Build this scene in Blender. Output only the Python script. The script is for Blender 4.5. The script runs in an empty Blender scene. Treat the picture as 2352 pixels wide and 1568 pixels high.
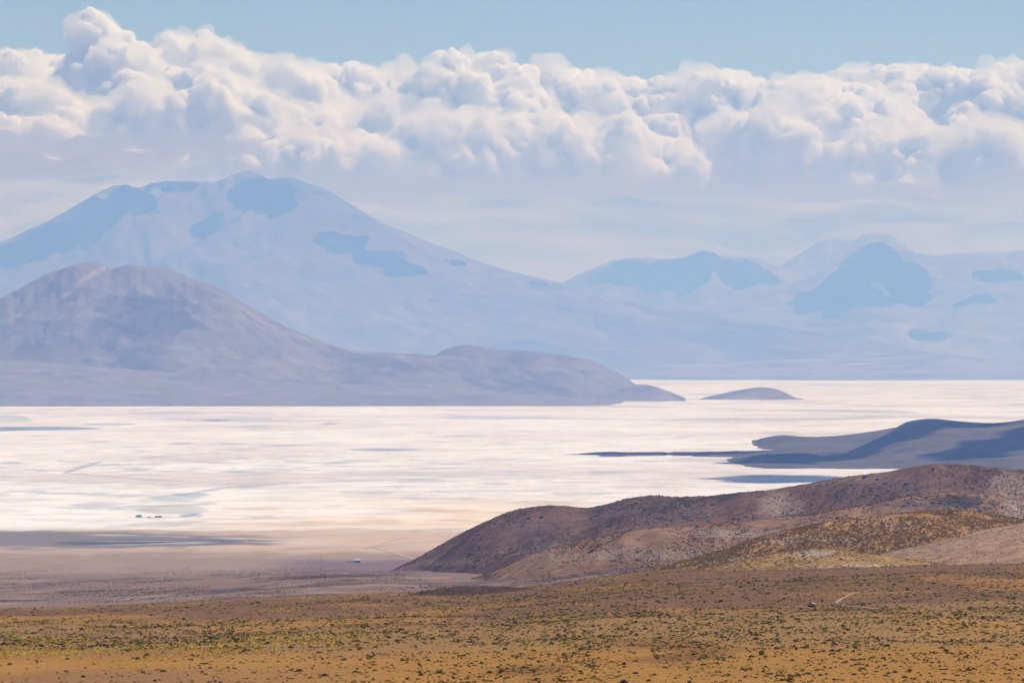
import bpy, math
import numpy as np

# ------------------------------------------------------------------ camera, sky, sun, exposure
sc = bpy.context.scene
C = sc.collection
F, U0, V0 = 8820.0, 1176.0, 809.0      # focal length, centre column and horizon row of the photograph (2352 px wide)
H = 250.0                              # camera height above the salt flat, metres

cam_d = bpy.data.cameras.new('camera')
cam_d.sensor_width = 36.0
cam_d.lens = F / 2352 * 36
cam_d.clip_start = 1.0
cam_d.clip_end = 900000.0
cam = bpy.data.objects.new('camera', cam_d)
C.objects.link(cam)
cam.location = (0, 0, H)
cam.rotation_euler = (math.radians(90) + math.atan((V0 - 784) / F), 0, 0)
sc.camera = cam

SUN_EL, SUN_AZ = math.radians(61), math.radians(80)      # azimuth measured from +Y (view direction) towards +X
SUN = np.array([math.sin(SUN_AZ) * math.cos(SUN_EL), math.cos(SUN_AZ) * math.cos(SUN_EL), math.sin(SUN_EL)])
world = bpy.data.worlds.new('World')
sc.world = world
world.use_nodes = True
wn = world.node_tree.nodes
sky = wn.new('ShaderNodeTexSky')
sky.sky_type = 'NISHITA'
sky.sun_disc = False
sky.sun_elevation = SUN_EL
sky.sun_rotation = SUN_AZ
sky.altitude = 3800
sky.air_density = 1.0
sky.dust_density = 0.2
sky.ozone_density = 2.5
bg = wn['Background']
bg.inputs['Strength'].default_value = 0.10
world.node_tree.links.new(sky.outputs['Color'], bg.inputs['Color'])

sun_d = bpy.data.lights.new('sun', 'SUN')
sun_d.energy = 4.35
sun_d.angle = math.radians(0.5)
sun_d.color = (1.0, 0.98, 0.95)
sun = bpy.data.objects.new('sun', sun_d)
C.objects.link(sun)
from mathutils import Vector
sun.rotation_euler = Vector(SUN).to_track_quat('Z', 'Y').to_euler()

sc.view_settings.view_transform = 'Standard'
sc.view_settings.look = 'None'
sc.view_settings.gamma = 1.0
sc.view_settings.use_curve_mapping = False
sc.view_settings.exposure = 0.0
sc.cycles.use_denoising = True
sc.cycles.denoising_input_passes = 'RGB'
sc.cycles.max_bounces = 30
sc.cycles.diffuse_bounces = 4
sc.cycles.volume_bounces = 28
sc.cycles.transparent_max_bounces = 64
HAZE_DENSITY, HAZE_COLOR, HAZE_G = 6.0e-5, (0.235, 0.455, 1.0), 0.55
CLOUD_DENSITY, SMALL_CLOUD_DENSITY, VEIL_DENSITY = 0.018, 0.030, 0.0016

# ------------------------------------------------------------------ noise
rng = np.random.default_rng(7)
_P = np.concatenate([rng.permutation(1024)] * 3).astype(np.int64)
_G2 = np.stack([np.cos(np.arange(1024) * 2.399), np.sin(np.arange(1024) * 2.399)], 1)
_g3 = rng.normal(size=(1024, 3))
_G3 = _g3 / np.linalg.norm(_g3, axis=1, keepdims=True)


def perlin2(x, y, seed=0):
    x = np.asarray(x, float) + seed * 17.13; y = np.asarray(y, float) + seed * 31.7
    xi = np.floor(x).astype(np.int64); yi = np.floor(y).astype(np.int64)
    xf = x - xi; yf = y - yi
    u = xf * xf * xf * (xf * (xf * 6 - 15) + 10); v = yf * yf * yf * (yf * (yf * 6 - 15) + 10)
    def g(dx, dy):
        h = _P[(_P[(xi + dx) & 1023] + yi + dy) & 1023]
        return _G2[h, 0] * (xf - dx) + _G2[h, 1] * (yf - dy)
    a = g(0, 0); b = g(1, 0); c = g(0, 1); d = g(1, 1)
    return (a + u * (b - a) + v * ((c + u * (d - c)) - (a + u * (b - a)))) * 1.5


def fbm2(x, y, oct=5, seed=0, gain=0.5):
    s = 0; a = 1; n = 0; k = 1
    for i in range(oct):
        s = s + a * perlin2(x * k, y * k, seed + i * 3.1); n += a; a *= gain; k *= 2.03
    return s / n


def ridged2(x, y, oct=5, seed=0):
    s = 0; a = 1; n = 0; k = 1
    for i in range(oct):
        s = s + a * (1 - 2 * np.abs(perlin2(x * k, y * k, seed + i * 3.1))); n += a; a *= .5; k *= 2.03
    return s / n


def perlin3(p, seed=0):
    p = p + np.array([seed * 13.7, seed * 7.9, seed * 3.3])
    i = np.floor(p).astype(np.int64); f = p - i
    w = f * f * f * (f * (f * 6 - 15) + 10)
    r = 0
    for dx in (0, 1):
        for dy in (0, 1):
            for dz in (0, 1):
                h = _P[(_P[(_P[(i[:, 0] + dx) & 1023] + i[:, 1] + dy) & 1023] + i[:, 2] + dz) & 1023]
                g = _G3[h]
                d = g[:, 0] * (f[:, 0] - dx) + g[:, 1] * (f[:, 1] - dy) + g[:, 2] * (f[:, 2] - dz)
                wx = w[:, 0] if dx else 1 - w[:, 0]
                wy = w[:, 1] if dy else 1 - w[:, 1]
                wz = w[:, 2] if dz else 1 - w[:, 2]
                r = r + d * wx * wy * wz
    return r * 1.5


def octaves(L, dy):      # how many octaves a grid with rows dy apart can carry without streaking
    return int(np.clip(math.log2(max(L / (2.0 * dy), 1.0)) + 1, 1, 6))


def sm(a, b, x):
    t = np.clip((x - a) / (b - a), 0, 1)
    return t * t * (3 - 2 * t)


def lerp3(a, b, t):
    return a + (b - a) * t[..., None]


def col(*c):
    return np.array(c, float)


# ------------------------------------------------------------------ mesh helpers
def mesh_from_arrays(name, verts, faces, color=None, smooth=True):
    """faces: (n,3) or (n,4) int array"""
    me = bpy.data.meshes.new(name)
    verts = np.ascontiguousarray(verts, np.float32)
    faces = np.ascontiguousarray(faces, np.int32)
    n, k = faces.shape
    me.vertices.add(len(verts)); me.vertices.foreach_set('co', verts.ravel())
    me.loops.add(n * k); me.loops.foreach_set('vertex_index', faces.ravel())
    me.polygons.add(n)
    me.polygons.foreach_set('loop_start', np.arange(n, dtype=np.int32) * k)
    me.polygons.foreach_set('use_smooth', np.full(n, smooth))
    if color is not None:
        at = me.attributes.new('albedo', 'FLOAT_COLOR', 'POINT')
        c4 = np.ones((len(verts), 4), np.float32); c4[:, :3] = np.clip(color, 0.0, 1.0)
        at.data.foreach_set('color', c4.ravel())
    me.update()
    return me


def link(name, me, mat, parent=None, kind=None, label=None, cat=None, group=None):
    o = bpy.data.objects.new(name, me)
    if mat is not None and me is not None and len(me.materials) == 0:
        me.materials.append(mat)
    C.objects.link(o)
    tag(o, kind, label, cat, group)
    if parent is not None:
        o.parent = parent
    return o


def tag(o, kind=None, label=None, cat=None, group=None):
    if kind: o['kind'] = kind
    if label: o['label'] = label
    if cat: o['category'] = cat
    if group: o['group'] = group
    return o


def grid_faces(nr, nc):
    i = np.arange((nr - 1) * (nc - 1)); r = i // (nc - 1); c = i % (nc - 1)
    a = r * nc + c
    return np.stack([a, a + 1, a + nc + 1, a + nc], 1)


def PX(u, y):           # world x of photo column u at depth y
    return (np.asarray(u, float) - U0) / F * y


def PZ(v, y):           # world z of photo row v at depth y
    return H + (V0 - np.asarray(v, float)) / F * y


def flat_depth(v):      # depth at which the salt flat (z = 0) shows at row v
    return H * F / (v - V0)


# ------------------------------------------------------------------ materials
def new_mat(name):
    m = bpy.data.materials.new(name); m.use_nodes = True
    return m, m.node_tree.nodes, m.node_tree.links, m.node_tree.nodes['Principled BSDF']


def terrain_mat(name, scale, amount=0.3, bump=0.3, bump_dist=1.0, stretch=(1, 1, 1), rough=1.0, spec=0.0):
    m, n, l, b = new_mat(name)
    at = n.new('ShaderNodeAttribute'); at.attribute_name = 'albedo'
    tc = n.new('ShaderNodeTexCoord')
    mp = n.new('ShaderNodeMapping'); mp.inputs['Scale'].default_value = stretch
    l.new(tc.outputs['Object'], mp.inputs['Vector'])
    nz = n.new('ShaderNodeTexNoise'); nz.inputs['Scale'].default_value = scale
    nz.inputs['Detail'].default_value = 7; nz.inputs['Roughness'].default_value = 0.65
    l.new(mp.outputs['Vector'], nz.inputs['Vector'])
    mr = n.new('ShaderNodeMapRange')
    mr.inputs['From Min'].default_value = 0.25; mr.inputs['From Max'].default_value = 0.75
    mr.inputs['To Min'].default_value = 1 - amount; mr.inputs['To Max'].default_value = 1 + amount
    l.new(nz.outputs['Fac'], mr.inputs['Value'])
    mx = n.new('ShaderNodeVectorMath'); mx.operation = 'SCALE'
    l.new(at.outputs['Color'], mx.inputs[0]); l.new(mr.outputs['Result'], mx.inputs['Scale'])
    l.new(mx.outputs['Vector'], b.inputs['Base Color'])
    b.inputs['Roughness'].default_value = rough
    b.inputs['Specular IOR Level'].default_value = spec
    if bump:
        bp = n.new('ShaderNodeBump'); bp.inputs['Strength'].default_value = bump
        bp.inputs['Distance'].default_value = bump_dist
        l.new(nz.outputs['Fac'], bp.inputs['Height']); l.new(bp.outputs['Normal'], b.inputs['Normal'])
    return m


def plain_mat(name, c, rough=0.8, var=0.15, scale=3.0, metal=0.0):
    m, n, l, b = new_mat(name)
    nz = n.new('ShaderNodeTexNoise'); nz.inputs['Scale'].default_value = scale; nz.inputs['Detail'].default_value = 5
    rp = n.new('ShaderNodeValToRGB')
    rp.color_ramp.elements[0].position = 0.3; rp.color_ramp.elements[1].position = 0.7
    rp.color_ramp.elements[0].color = [x * (1 - var) for x in c] + [1]
    rp.color_ramp.elements[1].color = [min(1, x * (1 + var)) for x in c] + [1]
    tc = n.new('ShaderNodeTexCoord'); l.new(tc.outputs['Object'], nz.inputs['Vector'])
    l.new(nz.outputs['Fac'], rp.inputs['Fac']); l.new(rp.outputs['Color'], b.inputs['Base Color'])
    b.inputs['Roughness'].default_value = rough; b.inputs['Metallic'].default_value = metal
    return m


# ------------------------------------------------------------------ far ground sheet and haze
M_far = terrain_mat('far_plain_soil', 0.0005, 0.25, 0)
xs = np.linspace(-160e3, 160e3, 41); ys = np.linspace(-20e3, 320e3, 41)
X, Y = np.meshgrid(xs, ys)
me = mesh_from_arrays('ground_plain', np.stack([X, Y, np.full_like(X, -14.0)], -1).reshape(-1, 3), grid_faces(41, 41),
                      np.tile(col(.46, .37, .30), (41 * 41, 1)))
link('far_plain', me, M_far, kind='structure', label='wide dry plain under the hills out to the horizon')

bx = np.array([[x, y, z] for z in (-16.0, 2620.0) for y in (-21e3, 321e3) for x in (-161e3, 161e3)])
bf = np.array([[0, 2, 3, 1], [4, 5, 7, 6], [0, 1, 5, 4], [2, 6, 7, 3], [0, 4, 6, 2], [1, 3, 7, 5]])
hm = bpy.data.materials.new('haze_air'); hm.use_nodes = True
hn = hm.node_tree.nodes; hn.clear()
ho = hn.new('ShaderNodeOutputMaterial'); pv = hn.new('ShaderNodeVolumePrincipled')
pv.inputs['Color'].default_value = (*HAZE_COLOR, 1)
pv.inputs['Absorption Color'].default_value = (1, 1, 1, 1)
pv.inputs['Density'].default_value = HAZE_DENSITY
pv.inputs['Anisotropy'].default_value = HAZE_G
hm.node_tree.links.new(pv.outputs['Volume'], ho.inputs['Volume'])
link('haze', mesh_from_arrays('haze', bx, bf, smooth=False), hm, kind='stuff', label='thin blue haze filling the air over the basin')


# ------------------------------------------------------------------ heightfields seen from the camera's side of the basin
class Field:
    """a terrain sheet on a fan-shaped grid: columns of constant bearing, rows of constant depth"""
    def __init__(s, us, ys):
        s.us, s.ys = np.asarray(us, float), np.asarray(ys, float)
        s.U, s.Y = np.meshgrid(s.us, s.ys)
        s.X = PX(s.U, s.Y)
        s.Z = np.zeros_like(s.X)

    def z_at(s, u, y):
        fu = np.clip(np.interp(u, s.us, np.arange(len(s.us))), 0, len(s.us) - 1.001)
        fy = np.clip(np.interp(y, s.ys, np.arange(len(s.ys))), 0, len(s.ys) - 1.001)
        iu = fu.astype(int); iy = fy.astype(int); a = fu - iu; b = fy - iy
        Z = s.Z
        return (Z[iy, iu] * (1 - a) + Z[iy, iu + 1] * a) * (1 - b) + (Z[iy + 1, iu] * (1 - a) + Z[iy + 1, iu + 1] * a) * b

    def normal_z(s):
        dx = np.gradient(s.Z, axis=1) / np.maximum(np.gradient(s.X, axis=1), 1e-3)
        dy = np.gradient(s.Z, axis=0) / np.gradient(s.Y, axis=0)
        return dx, dy

    def obj(s, name, color, mat, **kw):
        v = np.stack([s.X, s.Y, s.Z], -1).reshape(-1, 3)
        me = mesh_from_arrays(name, v, grid_faces(*s.X.shape), color.reshape(-1, 3))
        return link(name, me, mat, **kw)


def profile(pts, us):
    p = np.array(pts, float)
    # smooth (Catmull-like) interpolation of the skyline
    d = np.gradient(p[:, 1], p[:, 0])
    i = np.clip(np.searchsorted(p[:, 0], us) - 1, 0, len(p) - 2)
    h = p[i + 1, 0] - p[i, 0]; t = np.clip((us - p[i, 0]) / h, 0, 1)
    return ((2 * t**3 - 3 * t**2 + 1) * p[i, 1] + (t**3 - 2 * t**2 + t) * h * d[i]
            + (-2 * t**3 + 3 * t**2) * p[i + 1, 1] + (t**3 - t**2) * h * d[i + 1])


def make_hill(pts, depth, front, back, slope, du=4.0, rows=110, base=-20.0, pad=0, depth_wobble=0.0, gully=0.10,
              gully_len=600.0, sky_rough=0.0, power=1.25, seed=1, wide=1.0, depth_fn=None, smooth_px=90.0, shore=0.0, shore_len=500.0):
    """a hill whose skyline from the viewpoint follows pts (column, row); built as a union of cones along its crest"""
    pts = sorted(pts)
    us = np.arange(pts[0][0] - pad, pts[-1][0] + pad + du, du)
    f = (np.linspace(0, 1, rows))
    ys = depth - front + (front + back) * f
    fl = Field(us, ys)
    V = profile(pts, us)
    if sky_rough:
        V = V + sky_rough * fbm2(us * 0.02, us * 0 + seed, 5, seed)
    yc = depth + depth_wobble * fbm2(us * 0.004, us * 0 + 5.5, 2, seed + 9)
    if depth_fn is not None:
        yc = depth_fn(us)
    zc = np.maximum(PZ(V, yc) - base, 1.0)
    xc = PX(us, yc)
    k = max(1, int(len(us) / 70))
    S = np.zeros_like(fl.X)
    # warp the plan so that flanks carry spurs and gullies
    wx = fl.X + gully_len * .5 * fbm2(fl.X / gully_len / 2, fl.Y / gully_len / 2, 3, seed + 2)
    wy = fl.Y + gully_len * .5 * fbm2(fl.X / gully_len / 2, fl.Y / gully_len / 2, 3, seed + 4)
    for i in range(0, len(us), k):
        R = zc[i] / slope
        r = np.sqrt(((wx - xc[i]) / (R * wide)) ** 2 + ((wy - yc[i]) / R) ** 2 + 0.0025)
        S += (zc[i] * np.clip(1.05 - r, 0, None) ** power) ** 6
    S = S ** (1 / 6)
    w2x = fl.X + gully_len * .9 * fbm2(fl.X / gully_len, fl.Y / gully_len, 3, seed + 12)
    w2y = fl.Y + gully_len * .9 * fbm2(fl.X / gully_len, fl.Y / gully_len, 3, seed + 14)
    dy_ = (front + back) / rows
    rg = ridged2(w2x / gully_len, w2y / gully_len * 0.7, octaves(gully_len, dy_), seed + 6)
    S = S * (1 + gully * rg) + gully * 0.35 * S * fbm2(fl.X / gully_len * 2, fl.Y / gully_len * 2, octaves(gully_len / 2, dy_), seed + 8)
    e = np.linspace(0, 1, rows)
    S = S * (sm(0.0, 0.16, e) * sm(1.0, 0.86, e))[:, None]
    t = (V0 - V) / F
    def ease(x, px):
        w_ = int(max(2, px / du)); kk = np.hanning(2 * w_ + 3); kk /= kk.sum()
        return np.convolve(np.pad(x, w_ + 1, mode='edge'), kk, mode='valid')
    lift = t[None, :] * fl.Y + H - base
    need = np.where(S > 0.06 * S.max(0, keepdims=True), lift / np.maximum(S, 1e-3), 1e9)
    a = ease(np.clip(need.min(0), 0, 4), smooth_px)
    body = a[None, :] * S
    # the outline itself is set only near the crest, so that no furrow runs the whole height of the slope
    w = (S / np.maximum(S.max(0, keepdims=True), 1e-3)) ** 4
    r1 = ease(np.where(w > 0.35, (lift - body) / np.maximum(w, .01), 1e9).min(0), 7)
    r1 = np.clip(r1, -0.35 * body.max(0), 0.35 * body.max(0) + 1)
    fl.Z = base + body + r1[None, :] * w
    if shore:
        fl.Z = fl.Z + shore * fbm2(fl.X / shore_len, fl.Y / shore_len * .8, 5, seed + 21, .55) * (1 - w)
    fl.rel = S / np.maximum(S.max(), 1)
    fl.V = V
    return fl


def rock_color(fl, base, dark, light, s1, s2, seed, streak=0.55):
    """soil tones: broad dark patches, pale scree that runs down the fall line"""
    dy_ = (fl.ys[-1] - fl.ys[0]) / len(fl.ys)
    a = fbm2(fl.X / s1, fl.Y / s1, octaves(s1, dy_), seed, .6)
    wX = fl.X + 1.6 * s2 * fbm2(fl.X / (3 * s2), fl.Y / (3 * s2), 3, seed + 7)
    wY = fl.Y + 1.6 * s2 * fbm2(fl.X / (3 * s2), fl.Y / (3 * s2), 3, seed + 8)
    b = fbm2(wX / s2, wY / s2 * streak, octaves(s2, dy_), seed + 3, .62)
    e = fbm2(fl.X / s2 * 2, fl.Y / s2 * 2, octaves(s2 / 2, dy_), seed + 5, .6)
    c = lerp3(np.broadcast_to(base, fl.X.shape + (3,)), dark, 0.8 * sm(-0.05, 0.40, a + 0.35 * e))
    c = lerp3(c, light, 0.32 * sm(0.10, 0.42, b + 0.5 * e))
    return c


M_mtn = terrain_mat('mountain_scree', 0.003, 0.42, 0.5, 160)
M_hill = terrain_mat('hill_scree', 0.010, 0.28, 0.4, 40)
M_brown = terrain_mat('brown_hill_soil', 0.12, 0.42, 0.5, 2.0)

T_base, T_dark, T_light = col(.22, .165, .135), col(.10, .08, .075), col(.42, .34, .28)
fields = {}
greyhill = (col(.195, .158, .138), col(.115, .098, .095), col(.31, .26, .22))


def mountain(name, pts, label, seed, s1=2500, s2=900, mat=None, cols=None, paint=None, **kw):
    fl = make_hill(pts, seed=seed, **kw)
    c = rock_color(fl, *(cols or (T_base, T_dark, T_light)), s1, s2, seed)
    if paint: c = paint(fl, c)
    fl.obj(name, c, mat or M_mtn, kind='structure', label=label)
    return fl


def light_shade_rubble(fl, c):
    """a sunlit streak and a shaded middle put into the colour, and lighter rubble"""
    v = V0 - (fl.Z - H) / fl.Y * F
    wob = 14 * fbm2(fl.X / 200, fl.Y / 200, 4, 331)
    d = np.abs(fl.U - np.interp(v, [612, 640, 690, 740], [240, 200, 130, 95]) + wob)
    c = lerp3(c, col(.42, .33, .25), .6 * sm(16, 2, d) * sm(606, 616, v) * sm(720, 660, v))  # sunlit streak below the left summit, put into the colour
    d2 = np.abs(v - np.interp(fl.U, [540, 640, 720, 780], [700, 758, 785, 800]) + .5 * wob)
    c = lerp3(c, col(.40, .32, .24), .35 * sm(9, 2, d2) * sm(520, 560, fl.U) * sm(760, 700, fl.U))
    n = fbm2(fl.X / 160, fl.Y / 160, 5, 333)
    return lerp3(c, col(.07, .06, .065), .65 * sm(.9, .3, np.hypot((fl.U - 360) / 130, (v - 730) / 90) + .7 * n))  # shading over the middle of the hill, painted as a dark patch


volcano_pts = [(-260, 660), (-100, 600), (0, 557), (60, 530), (130, 497), (180, 468), (230, 440), (262, 427), (285, 424), (320, 431),
               (345, 421), (410, 416), (480, 418), (505, 414), (540, 400), (565, 392), (585, 396), (622, 412), (650, 406), (670, 407),
               (700, 420), (740, 432), (800, 466), (870, 507), (960, 545), (1050, 580), (1150, 617), (1290, 650), (1400, 682),
               (1500, 702), (1590, 716), (1700, 735), (1830, 757), (1980, 782), (2120, 805), (2300, 835), (2480, 850)]
fields['volcano'] = mountain('volcano', volcano_pts, 'big broad volcano with a pointed summit left of centre', 11, cols=(col(.165, .120, .098), col(.075, .060, .056), col(.30, .235, .19)), depth=46500, front=8300,
                             back=6000, slope=0.42, du=5.0, rows=140, gully=0.11, gully_len=1300, sky_rough=2.0, wide=1.6, power=1.3)
fields['far_b'] = mountain('mountain', [(1120, 800), (1200, 705), (1290, 650), (1350, 622), (1410, 598), (1480, 592), (1560, 592), (1590, 583), (1617, 574), (1640, 581),
                       (1690, 592), (1715, 588), (1745, 597), (1780, 609), (1830, 630), (1900, 660), (2000, 700), (2100, 760)],
                       'long flat-shouldered far mountain right of the volcano', 21,
                       depth=61000, front=6500, back=4000, slope=0.40, du=4.0, rows=70, gully=0.10, gully_len=1400, sky_rough=3, wide=1.3)
fields['far_c'] = mountain('mountain', [(1600, 730), (1700, 670), (1795, 608), (1850, 575), (1895, 550), (1910, 548), (1965, 551), (1985, 538), (2000, 535), (2040, 537),
                       (2060, 548), (2095, 577), (2150, 610), (2250, 670), (2330, 730)],
                       'farthest palest flat-topped mountain showing behind the dark cone', 23,
                       depth=69500, front=5000, back=4000, slope=0.45, du=4.0, rows=60, gully=0.08, gully_len=1600, sky_rough=2, wide=1.2)
fields['far_d'] = mountain('mountain', [(1420, 760), (1580, 714), (1700, 685), (1800, 660), (1890, 620), (1950, 582), (2000, 558), (2015, 555), (2040, 562), (2100, 580),
                       (2150, 588), (2180, 584), (2200, 582), (2250, 580), (2290, 585), (2330, 576), (2352, 575), (2450, 572), (2560, 580)],
                       'dark cone-shaped mountain with a long shoulder at the right edge', 27,
                       depth=55500, front=11500, back=3500, slope=0.30, du=3.5, rows=120, gully=0.09, gully_len=1500, sky_rough=2, wide=1.2, power=1.5)
fields['low'] = mountain('ridge', [(1300, 862), (1440, 842), (1550, 832), (1700, 829), (1900, 822), (2050, 819), (2130, 814), (2190, 807), (2250, 815), (2352, 829), (2480, 842)],
                       'low pale ridge along the far shore of the salt flat', 31, s1=1200, s2=400,
                       depth=43500, front=11500, back=2500, slope=0.026, du=5.0, rows=90, gully=0.10, gully_len=900, sky_rough=1.0, wide=1.5, base=-8, power=1.6, shore=14, shore_len=2200)
fields['left'] = mountain('hill', [(-240, 790), (-120, 740), (-50, 705), (0, 684), (60, 655), (100, 633), (150, 614), (195, 602), (215, 603), (240, 610), (253, 617), (275, 611),
                       (300, 608), (340, 612), (375, 616), (440, 640), (490, 657), (530, 678), (600, 720), (680, 760), (740, 785), (800, 803),
                       (850, 808), (920, 811), (1000, 815), (1100, 822), (1200, 850), (1300, 890), (1400, 925)],
                       'large twin-topped hill on the left shore of the salt flat', 41, paint=light_shade_rubble, cols=greyhill, s1=700, s2=260, mat=M_hill,
                       depth=21200, front=2900, back=2300, slope=0.40, du=3.5, rows=120, gully=0.07, gully_len=380, sky_rough=2.0, wide=1.2)
fields['round'] = mountain('hill', [(900, 885), (960, 845), (1000, 816), (1035, 797), (1055, 793), (1140, 799), (1240, 808), (1300, 818), (1345, 824), (1390, 840),
                       (1430, 862), (1460, 882), (1490, 905)],
                       'rounded low hill ending the left-hand range above the salt', 43, cols=greyhill, s1=500, s2=200, mat=M_hill,
                       depth=22300, front=1900, back=900, slope=0.19, du=3.0, rows=70, gully=0.08, gully_len=300, sky_rough=1.5, wide=1.3)
fields['apron'] = mountain('alluvial_fan', [(-240, 812), (0, 826), (200, 839), (430, 858), (650, 872), (900, 886), (1100, 899), (1250, 907), (1400, 918), (1500, 926)],
                       'smooth gravel apron sloping from the left hill to the salt', 47, cols=(col(.22, .178, .155), col(.17, .14, .13), col(.27, .22, .19)), s1=900, s2=300, mat=M_hill,
                       depth=19400, front=1750, back=900, slope=0.12, du=4.0, rows=60, gully=0.05, gully_len=500, sky_rough=0.6, wide=3, base=-6, shore=5, shore_len=900)
fields['islet_a'] = mountain('islet', [(1350, 919), (1400, 905), (1440, 890), (1465, 883), (1490, 884), (1540, 900), (1575, 914)],
                       'small dark hill rising from the salt beside the rounded hill', 51, s1=300, s2=120, mat=M_hill,
                       depth=20000, front=700, back=500, slope=0.25, du=2.5, rows=40, gully=0.08, gully_len=160, sky_rough=1.2, wide=1.5, base=-4)
fields['islet_b'] = mountain('islet', [(1590, 921), (1620, 912), (1660, 903), (1720, 892), (1755, 889), (1785, 894), (1820, 909), (1845, 921)],
                       'lone low rounded island standing in the white salt', 53, s1=300, s2=120, mat=M_hill,
                       depth=20600, front=800, back=500, slope=0.22, du=2.5, rows=40, gully=0.06, gully_len=200, sky_rough=1.0, wide=1.5, base=-4)
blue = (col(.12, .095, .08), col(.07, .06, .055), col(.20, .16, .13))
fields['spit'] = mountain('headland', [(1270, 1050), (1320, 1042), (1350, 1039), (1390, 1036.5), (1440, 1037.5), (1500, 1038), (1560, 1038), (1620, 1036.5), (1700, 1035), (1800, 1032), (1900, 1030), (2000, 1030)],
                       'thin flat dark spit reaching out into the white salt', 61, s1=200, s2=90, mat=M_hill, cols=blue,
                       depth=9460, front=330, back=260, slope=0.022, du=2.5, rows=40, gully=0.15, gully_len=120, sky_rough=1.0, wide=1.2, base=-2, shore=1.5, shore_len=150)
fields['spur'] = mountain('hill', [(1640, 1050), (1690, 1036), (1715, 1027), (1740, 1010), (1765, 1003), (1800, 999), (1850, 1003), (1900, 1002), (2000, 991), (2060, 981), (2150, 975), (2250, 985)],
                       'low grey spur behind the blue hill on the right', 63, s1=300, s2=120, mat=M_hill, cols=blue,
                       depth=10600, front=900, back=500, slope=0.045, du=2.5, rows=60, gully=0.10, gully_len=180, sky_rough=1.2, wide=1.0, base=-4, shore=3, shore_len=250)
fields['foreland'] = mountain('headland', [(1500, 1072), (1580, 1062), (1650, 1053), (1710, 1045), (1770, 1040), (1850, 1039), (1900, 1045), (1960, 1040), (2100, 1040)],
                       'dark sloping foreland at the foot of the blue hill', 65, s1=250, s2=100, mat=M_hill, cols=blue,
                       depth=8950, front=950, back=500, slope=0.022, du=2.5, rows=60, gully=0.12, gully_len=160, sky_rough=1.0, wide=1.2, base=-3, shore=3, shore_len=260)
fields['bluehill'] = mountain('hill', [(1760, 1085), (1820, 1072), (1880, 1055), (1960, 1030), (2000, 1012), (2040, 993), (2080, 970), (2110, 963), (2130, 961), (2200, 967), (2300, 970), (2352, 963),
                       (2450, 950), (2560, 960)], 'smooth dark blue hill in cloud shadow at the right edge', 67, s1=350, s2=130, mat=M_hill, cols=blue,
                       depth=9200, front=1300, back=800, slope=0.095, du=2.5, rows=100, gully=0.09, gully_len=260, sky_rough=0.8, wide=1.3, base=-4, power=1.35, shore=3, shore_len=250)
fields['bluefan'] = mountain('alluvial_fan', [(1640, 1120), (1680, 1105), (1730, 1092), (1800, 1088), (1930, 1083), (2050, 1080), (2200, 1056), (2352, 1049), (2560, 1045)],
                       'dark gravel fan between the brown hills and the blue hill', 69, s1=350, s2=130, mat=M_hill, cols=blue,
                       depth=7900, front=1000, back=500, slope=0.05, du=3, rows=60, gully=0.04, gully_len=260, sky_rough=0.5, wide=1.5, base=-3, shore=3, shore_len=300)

# ------------------------------------------------------------------ salt flat
def ell(u, v, cu, cv, ru, rv):
    return np.sqrt(((u - cu) / ru) ** 2 + ((v - cv) / rv) ** 2)


vs = np.concatenate([np.arange(1340, 1000, -1.6), np.arange(1000, 862, -0.8)])
salt = Field(np.arange(-330, 2690, 9.0), flat_depth(vs))
U, V = salt.U, V0 + H * F / salt.Y
Xs, Ys = salt.X, salt.Y
far_ = sm(6000, 16000, Ys)
n1 = fbm2(Xs / 900, Ys / 900, 5, 71); n2 = fbm2(Xs / 260, Ys / 260, 4, 73) * (1 - far_) + far_ * fbm2(Xs / 900, Ys / 900, 4, 74); n3 = fbm2(Xs / 110, Ys / 140, 3, 75) * (1 - .6 * far_)
n4 = fbm2(Xs / 2600, Ys / 2600, 4, 77)
n5 = fbm2(Xs / 420, Ys / 600, 5, 79, .55) * (1 - far_) + far_ * fbm2(Xs / 1300, Ys / 1500, 4, 80, .55); n6 = fbm2(Xs / 170, Ys / 300, 4, 81, .55) * (1 - far_) + far_ * fbm2(Xs / 800, Ys / 900, 4, 82, .55)
cs = np.broadcast_to(col(.745, .665, .625), Xs.shape + (3,))
cs = lerp3(cs, col(.66, .57, .54), 0.75 * sm(0.02, 0.30, n1))
cs = lerp3(cs, col(.60, .55, .54), 0.7 * sm(0.16, 0.38, n2))
cs = lerp3(cs, col(.79, .73, .70), sm(0.02, 0.35, -n1) * 0.8)
cs = lerp3(cs, col(.58, .50, .48), 0.75 * sm(0.08, 0.26, n5) * sm(-.25, .1, n1))
cs = lerp3(cs, col(.46, .44, .46), 0.65 * sm(0.22, 0.36, n6 + .4 * n5))
cs = lerp3(cs, col(.48, .45, .46), 0.6 * sm(0.018, 0.004, np.abs(n5)) * sm(.05, .3, n4 + .2))
# cracked grey belt across the middle distance
belt = sm(1045, 1060, V) * sm(1100, 1085, V) * sm(1300, 900, U) + 0.6 * sm(1075, 1085, V) * sm(1130, 1100, V) * sm(800, 300, U)
cs = lerp3(cs, col(.42, .42, .45), np.clip(belt, 0, 1) * sm(0.05, 0.32, n3) * 0.75)
cs = lerp3(cs, col(.40, .41, .45), sm(0.34, 0.46, n2 + 0.25 * n3) * 0.7)
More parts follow.
